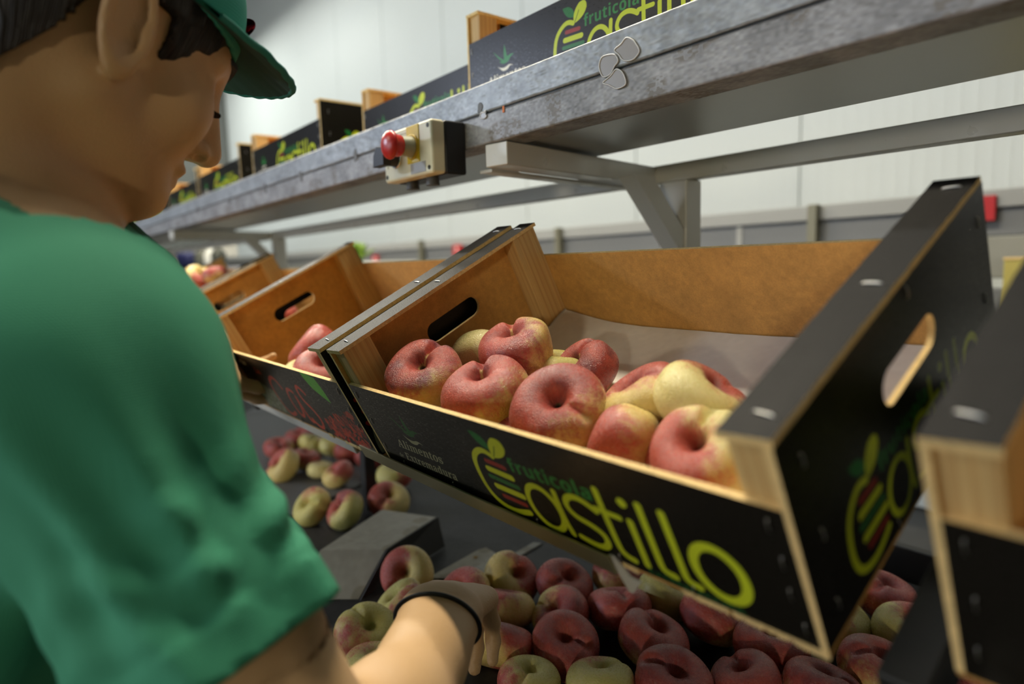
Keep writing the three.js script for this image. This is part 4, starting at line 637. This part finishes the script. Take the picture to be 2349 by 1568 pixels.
const legs = blend([0, 1].flatMap((i) => [cap(plus(J.hip, [i ? -0.085 : 0.085, -0.03, 0]), knees[i], 0.088, 0.056), cap(knees[i], lerp3(knees[i], ankles[i], 0.35), 0.055, 0.056), cap(lerp3(knees[i], ankles[i], 0.35), ankles[i], 0.056, 0.036), cap(ankles[i], plus(ankles[i], [0, -0.045, -0.14]), 0.036, 0.03)]), 0.04);
const upper = (x, y, z) => { let d = headF(x, y, z); d = smin(d, neck(x, y, z), 0.028); return d; };
const skinAll = (x, y, z) => { let d = upper(x, y, z); d = smin(d, torso(x, y, z), 0.03); d = smin(d, rightArm(x, y, z), 0.02); d = smin(d, leftArm(x, y, z), 0.02); return smin(d, legs(x, y, z), 0.03); };
const person = thing('person', 'worker in teal T-shirt and cap bending over the belt, reaching for peaches', 'person');
const SKIN = phys({ color: 0xc4a074, roughness: 0.5, sheen: 0.15, sheenColor: new THREE.Color(0.9, 0.6, 0.5), bumpScale: 0.0002, bumpMap: tex(256, 256, (u, v) => g3(wrapN(u, v, 90, 4)), false, 14, 14) });
{
  const outside = (f, boxes) => (x, y, z) => { let d = f(x, y, z); for (const [a, b] of boxes) { const q = Math.max(a[0] - x, x - b[0], a[1] - y, y - b[1], a[2] - z, z - b[2]); d = Math.max(d, -q - 0.012); } return d; };
  const hb = [[-0.13, 1.225, 0.09], [0.16, 1.56, 0.44]], rb = [[0.05, 0.76, -0.1], [0.42, 1.0, 0.27]], lb = [[-0.52, 0.96, -0.03], [-0.27, 1.14, 0.2]];
  const g = [surfaceNets(skinAll, ...hb, 0.0032), surfaceNets(rightArm, ...rb, 0.0028), surfaceNets(leftArm, ...lb, 0.0032), surfaceNets(outside(skinAll, [hb, rb, lb]), [-0.5, 0, 0.02], [0.42, 1.3, 0.74], 0.012)];
  part('body', mergeGeometries(g), SKIN, person);
}
// shirt: body offset, loose sleeves, folds; open at neck, sleeve ends and hem
{
  const aDir = unit([J.eR[0] - J.sR[0], J.eR[1] - J.sR[1], J.eR[2] - J.sR[2]]), hemR = lerp3(J.sR, J.eR, 0.635), lDir = unit([J.eL[0] - J.sL[0], J.eL[1] - J.sL[1], J.eL[2] - J.sL[2]]), hemL = lerp3(J.sL, J.eL, 0.62);
  const sleeveR = cap(J.sR, plus(lerp3(J.sR, J.eR, 0.95), [-0.006, -0.008, 0.006]), 0.062, 0.072), sleeveL = cap(J.sL, lerp3(J.sL, J.eL, 0.8), 0.066, 0.062);
  const e1 = unit(cross(aDir, [0.62, 0.1, -0.78])), e2 = cross(aDir, e1);
  const dot3 = (x, y, z, o, d) => (x - o[0]) * d[0] + (y - o[1]) * d[1] + (z - o[2]) * d[2];
  const upperArm = blend(armR.slice(0, 2), 0.02);
  const outer = (x, y, z) => {
    let t = torso(x, y, z) - 0.012, r = sleeveR(x, y, z);
    const l = dot3(x, y, z, J.sR, aDir), p = dot3(x, y, z, J.sR, e1), q = dot3(x, y, z, J.sR, e2), ang = Math.atan2(q, p), L = Math.hypot(...[0, 1, 2].map((i) => J.eR[i] - J.sR[i]));
    if (r < 0.06) {
      const along = clamp(l / L, -0.3, 1);
      const drape = 0.0105 * Math.sin(ang * 5 + 0.9 * along + 1.6 + 0.8 * noise(along * 4, ang, 2)) * sstep(-0.3, 0.1, along) + 0.0035 * Math.sin(ang * 11 + 3 * along + 2 * noise(along * 5, ang * 2, 1)) * sstep(-0.1, 0.3, along);
      const crush = 0.0036 * Math.sin(along * 46 + 2.4 * Math.sin(ang * 2) + 3 * noise(ang * 3, along * 5, 4)) * sstep(0.2, 0.42, along) * sstep(0.57, 0.47, along) * (0.5 + 0.5 * Math.cos(ang + 1.1));
      const fold = 0.010 * Math.exp(-Math.pow((ang + 0.62) / 0.2, 2)) - 0.007 * Math.exp(-Math.pow((ang + 0.18) / 0.2, 2)) + 0.005 * Math.exp(-Math.pow((ang - 0.75) / 0.22, 2)) - 0.005 * Math.exp(-Math.pow((ang + 1.0) / 0.16, 2));
      r -= fold * sstep(-0.15, 0.08, along) * sstep(0.62, 0.4, along);
      r -= 0.6 * drape + crush; r -= 0.0022 * sstep(0.535, 0.545, along); }
    if (t < 0.05) t -= 0.006 * Math.sin((x * 0.6 + z) * 60 + y * 22 + 4 * noise(x * 9, y * 9, z * 9)) * sstep(1.22, 1.05, y) + 0.004 * (noise(x * 22, y * 14, z * 22) - 0.5);
    let d = smin(t, r, 0.045); d = smin(d, sleeveL(x, y, z), 0.04);
    return Math.min(d, upperArm(x, y, z) - 0.006);
  };
  const nUp = unit([0.25, 0.86, -0.42]), rimAt = plus(J.neckBase, nUp, 0.047);
  const body = (x, y, z) => { const rim = dot3(x, y, z, rimAt, nUp); return rim > 0.03 ? outer(x, y, z) : smin(outer(x, y, z), neck(x, y, z) - 0.016, 0.035); };
  const shirtF = (x, y, z) => {
    const o = body(x, y, z), rim = dot3(x, y, z, rimAt, nUp); let d = Math.max(o, -(o + 0.014));
    d = Math.max(d, dot3(x, y, z, hemR, aDir), dot3(x, y, z, hemL, lDir), 0.885 - y - 0.12 * (z - 0.47));
    if (Math.hypot(x - rimAt[0], y - rimAt[1], z - rimAt[2]) < 0.15) d = Math.max(d, rim);
    return d;
  };
  const TEAL = std({ color: 0x388f6e, roughness: 0.85, bumpScale: 0.0003, bumpMap: tex(256, 256, (u, v) => g3(0.5 + 0.25 * Math.sin(u * 6.283 * 64) + 0.25 * Math.sin(v * 6.283 * 64)), false, 10, 10) });
  const sg = surfaceNets(shirtF, [-0.36, 0.85, 0.10], [0.41, 1.38, 0.62], 0.0038);
  const shirt = part('shirt', sg, TEAL, person);
  // ribbed collar band following the neck opening
  const ring = []; const c0 = plus(rimAt, nUp, -0.006), a1 = unit(cross(nUp, [0, 0, 1])), a2 = cross(nUp, a1);
  for (let i = 0; i < 40; i++) { const a = i / 40 * 6.2832, d = a1.map((k, j) => k * Math.cos(a) + a2[j] * Math.sin(a)); let lo = 0.02, hi = 0.14; for (let k = 0; k < 22; k++) { const m = (lo + hi) / 2, q = plus(c0, d, m); body(...q) < -0.004 ? lo = m : hi = m; } ring.push(V(...plus(c0, d, lo))); }
  part('collar', new THREE.TubeGeometry(new THREE.CatmullRomCurve3(ring, true), 120, 0.008, 10, true), TEAL, shirt);
  // trousers and shoes
  const trF = (x, y, z) => { let d = smin(legs(x, y, z), torso(x, y, z), 0.03) - 0.010; d = Math.max(d, y - 0.92 + 0.12 * (z - 0.47), 0.075 - y); return d - 0.004 * Math.sin(y * 40 + 6 * noise(x * 8, y * 6, z * 8)) * 0.5; };
  part('trousers', surfaceNets(trF, [-0.36, 0.05, 0.18], [0.22, 0.96, 0.66], 0.009), std({ color: 0x11161d, roughness: 0.85 }), person);
  for (let i = 0; i < 2; i++) { const a = ankles[i], sf = blend([cap(plus(a, [0, -0.045, 0.03]), plus(a, [0, -0.052, -0.17]), 0.048, 0.040), cap(a, plus(a, [0, -0.04, 0]), 0.05, 0.05)], 0.03); part('shoe', surfaceNets((x, y, z) => Math.max(sf(x, y, z), 0.001 - y), plus(a, [-0.08, -0.1, -0.26]), plus(a, [0.08, 0.05, 0.12]), 0.006), std({ color: 0x1d1d1e, roughness: 0.6 }), person); }
}
// hair, cap, lashes, wristband
{
  const HAIR = std({ color: 0x120d0a, roughness: 0.55, bumpScale: 0.002, bumpMap: tex(256, 64, (u, v) => g3(wrapN(u, v, 90, 3, 8)), false, 20, 6) });
  const hairBase = (x, y, z) => smin(inHead(cranium)(x, y, z), neck(x, y, z), 0.03) - 0.0075 - 0.002 * noise(x * 160, y * 60, z * 160);
  const hairArea = inHead((f, u, s) => { const line = f > 0.02 ? 0.020 + 0.1 * (f - 0.02) : f > -0.03 ? 0.030 : Math.max(-0.095, 0.005 + 2.14 * (f + 0.025)), burn = f > 0.022 && f < 0.046 ? -0.004 : line; return Math.max(Math.min(line, burn) - u, f - 0.078 + 0.25 * Math.max(0, 0.05 - u), u - 0.075 + 0.05 * f); });
  const hairF = (x, y, z) => Math.max(hairBase(x, y, z), hairArea(x, y, z));
  part('hair', surfaceNets(hairF, [-0.1, 1.29, 0.1], [0.15, 1.53, 0.46], 0.003), HAIR, person);
  const CAP = std({ color: 0x2f9080, roughness: 0.8, bumpScale: 0.0003, bumpMap: tex(128, 128, (u, v) => g3(0.5 + 0.25 * Math.sin(u * 6.283 * 32) + 0.25 * Math.sin(v * 6.283 * 32)), false, 12, 12) });
  const crownF = inHead((f, u, s) => { const d = ell([-0.010, 0.052, 0], [0.109, 0.100, 0.086])(f, u, s); return Math.max(d, -(d + 0.005), 0.050 - 0.06 * f - u); });
  const capG = part('cap', surfaceNets(crownF, [-0.12, 1.36, 0.08], [0.16, 1.6, 0.42], 0.0032), CAP, person, 'teal baseball cap');
  // brim: curved plate with thickness, drooping at the sides
  const nu = 48, nv = 14, P = [], I = [], row = nu + 1;
  const brimPt = (a, b, th) => { const an = (a - 0.5) * Math.PI * 0.98, s0 = 0.083 * Math.sin(an), f0 = -0.006 + 0.100 * Math.cos(an) * 0.98, s1 = 0.087 * Math.sin(an), f1 = 0.020 + 0.132 * Math.pow(Math.max(Math.cos(an), 0), 0.5), f = mix(f0, f1, b), s = mix(s0, s1, b); return hp(f, 0.062 - 0.013 * Math.pow(s / 0.085, 2) - 0.10 * Math.max(0, f - 0.09) + th + 0.0006 * Math.sin(a * 90) * b, s); };
  for (const th of [0.0022, -0.0022]) for (let j = 0; j <= nv; j++) for (let i = 0; i <= nu; i++) P.push(...brimPt(i / nu, j / nv, th));
  const off = row * (nv + 1); for (let j = 0; j < nv; j++) for (let i = 0; i < nu; i++) { const k = j * row + i; I.push(k, k + 1, k + row, k + 1, k + row + 1, k + row, k + off, k + row + off, k + 1 + off, k + 1 + off, k + row + off, k + row + 1 + off); }
  for (let i = 0; i < nu; i++) { const k = nv * row + i; I.push(k, k + 1, k + off, k + 1, k + 1 + off, k + off, i, i + off, i + 1, i + 1, i + off, i + 1 + off); }
  const g = new THREE.BufferGeometry(); g.setAttribute('position', new THREE.Float32BufferAttribute(P, 3)); g.setIndex(I); const ng = g.toNonIndexed(); ng.computeVertexNormals(); const sm = mergeVertices(ng.deleteAttribute('normal'), 1e-5); sm.computeVertexNormals(); part('brim', metricUV(sm), CAP, capG);
  { const U = [], K = []; for (let j = 0; j <= nv; j++) for (let i = 0; i <= nu; i++) U.push(...brimPt(i / nu, 0.04 + 0.93 * j / nv, -0.0027)); for (let j = 0; j < nv; j++) for (let i = 0; i < nu; i++) { const k = j * row + i; K.push(k, k + row, k + 1, k + 1, k + row, k + row + 1); } const ug = new THREE.BufferGeometry(); ug.setAttribute('position', new THREE.Float32BufferAttribute(U, 3)); ug.setIndex(K); ug.computeVertexNormals(); part('brim_painted_shade', metricUV(ug), std({ color: 0x173f36, roughness: 0.85, side: THREE.DoubleSide }), capG, 'darker green brim underside with shade put into its colour'); }  // brim underside: shade put into a darker copy of the cap colour
  const edge = []; for (let i = 0; i <= 60; i++) edge.push(V(...brimPt(i / 60, 1, 0))); part('brim_edge', new THREE.TubeGeometry(new THREE.CatmullRomCurve3(edge), 160, 0.0032, 8), CAP, capG);
  part('embroidered_badge', new THREE.SphereGeometry(1, 20, 12).scale(0.026, 0.012, 0.004).applyMatrix4(new THREE.Matrix4().makeBasis(V(...HS), V(...HU), V(...HF)).setPosition(...hp(0.094, 0.085, 0.004))), std({ color: 0xa02030, roughness: 0.8 }), capG);
  const lash = []; for (const sd of [1, -1]) for (let i = 0; i < 14; i++) { const a = (i / 13 - 0.5), p = hp(0.0835 - 0.018 * a * a, -0.0015, sd * (0.032 + 0.020 * a)), m = hp(0.092 - 0.02 * a * a, -0.006, sd * (0.032 + 0.024 * a)), q = hp(0.0975 - 0.02 * a * a, -0.006, sd * (0.032 + 0.027 * a)); lash.push(new THREE.TubeGeometry(new THREE.CatmullRomCurve3([V(...p), V(...m), V(...q)]), 6, 0.0006, 4)); }
  part('eyelashes', merge(lash), HAIR, person);
  const brow = []; for (const sd of [1, -1]) brow.push(new THREE.TubeGeometry(new THREE.CatmullRomCurve3([V(...hp(0.097, 0.034, sd * 0.014)), V(...hp(0.092, 0.041, sd * 0.032)), V(...hp(0.075, 0.037, sd * 0.050))]), 16, 0.0035, 6)); brow.forEach((g) => part('eyebrow', g, HAIR, person));
  const ax = unit([J.wR[0] - J.eR[0], J.wR[1] - J.eR[1], J.wR[2] - J.eR[2]]), c0 = lerp3(J.eR, J.wR, 0.955), tilt = unit(plus(ax, [0.12, 0.34, 0.02])), b1 = unit(cross(tilt, [0, 1, 0])), b2 = cross(tilt, b1), ring = [];
  for (let i = 0; i < 36; i++) { const a = i / 36 * 6.2832, d = b1.map((k, j) => k * Math.cos(a) + b2[j] * Math.sin(a)); let lo = 0, hi = 0.09; for (let k = 0; k < 22; k++) { const m = (lo + hi) / 2; rightArm(...plus(c0, d, m)) < 0.0012 ? lo = m : hi = m; } ring.push(V(...plus(c0, d, lo))); }
  part('wristband', new THREE.TubeGeometry(new THREE.CatmullRomCurve3(ring, true), 120, 0.0021, 8, true), std({ color: 0x0d0d12, roughness: 0.5 }), person, 'thin black elastic wristband');
}

renderer.render(scene, camera);
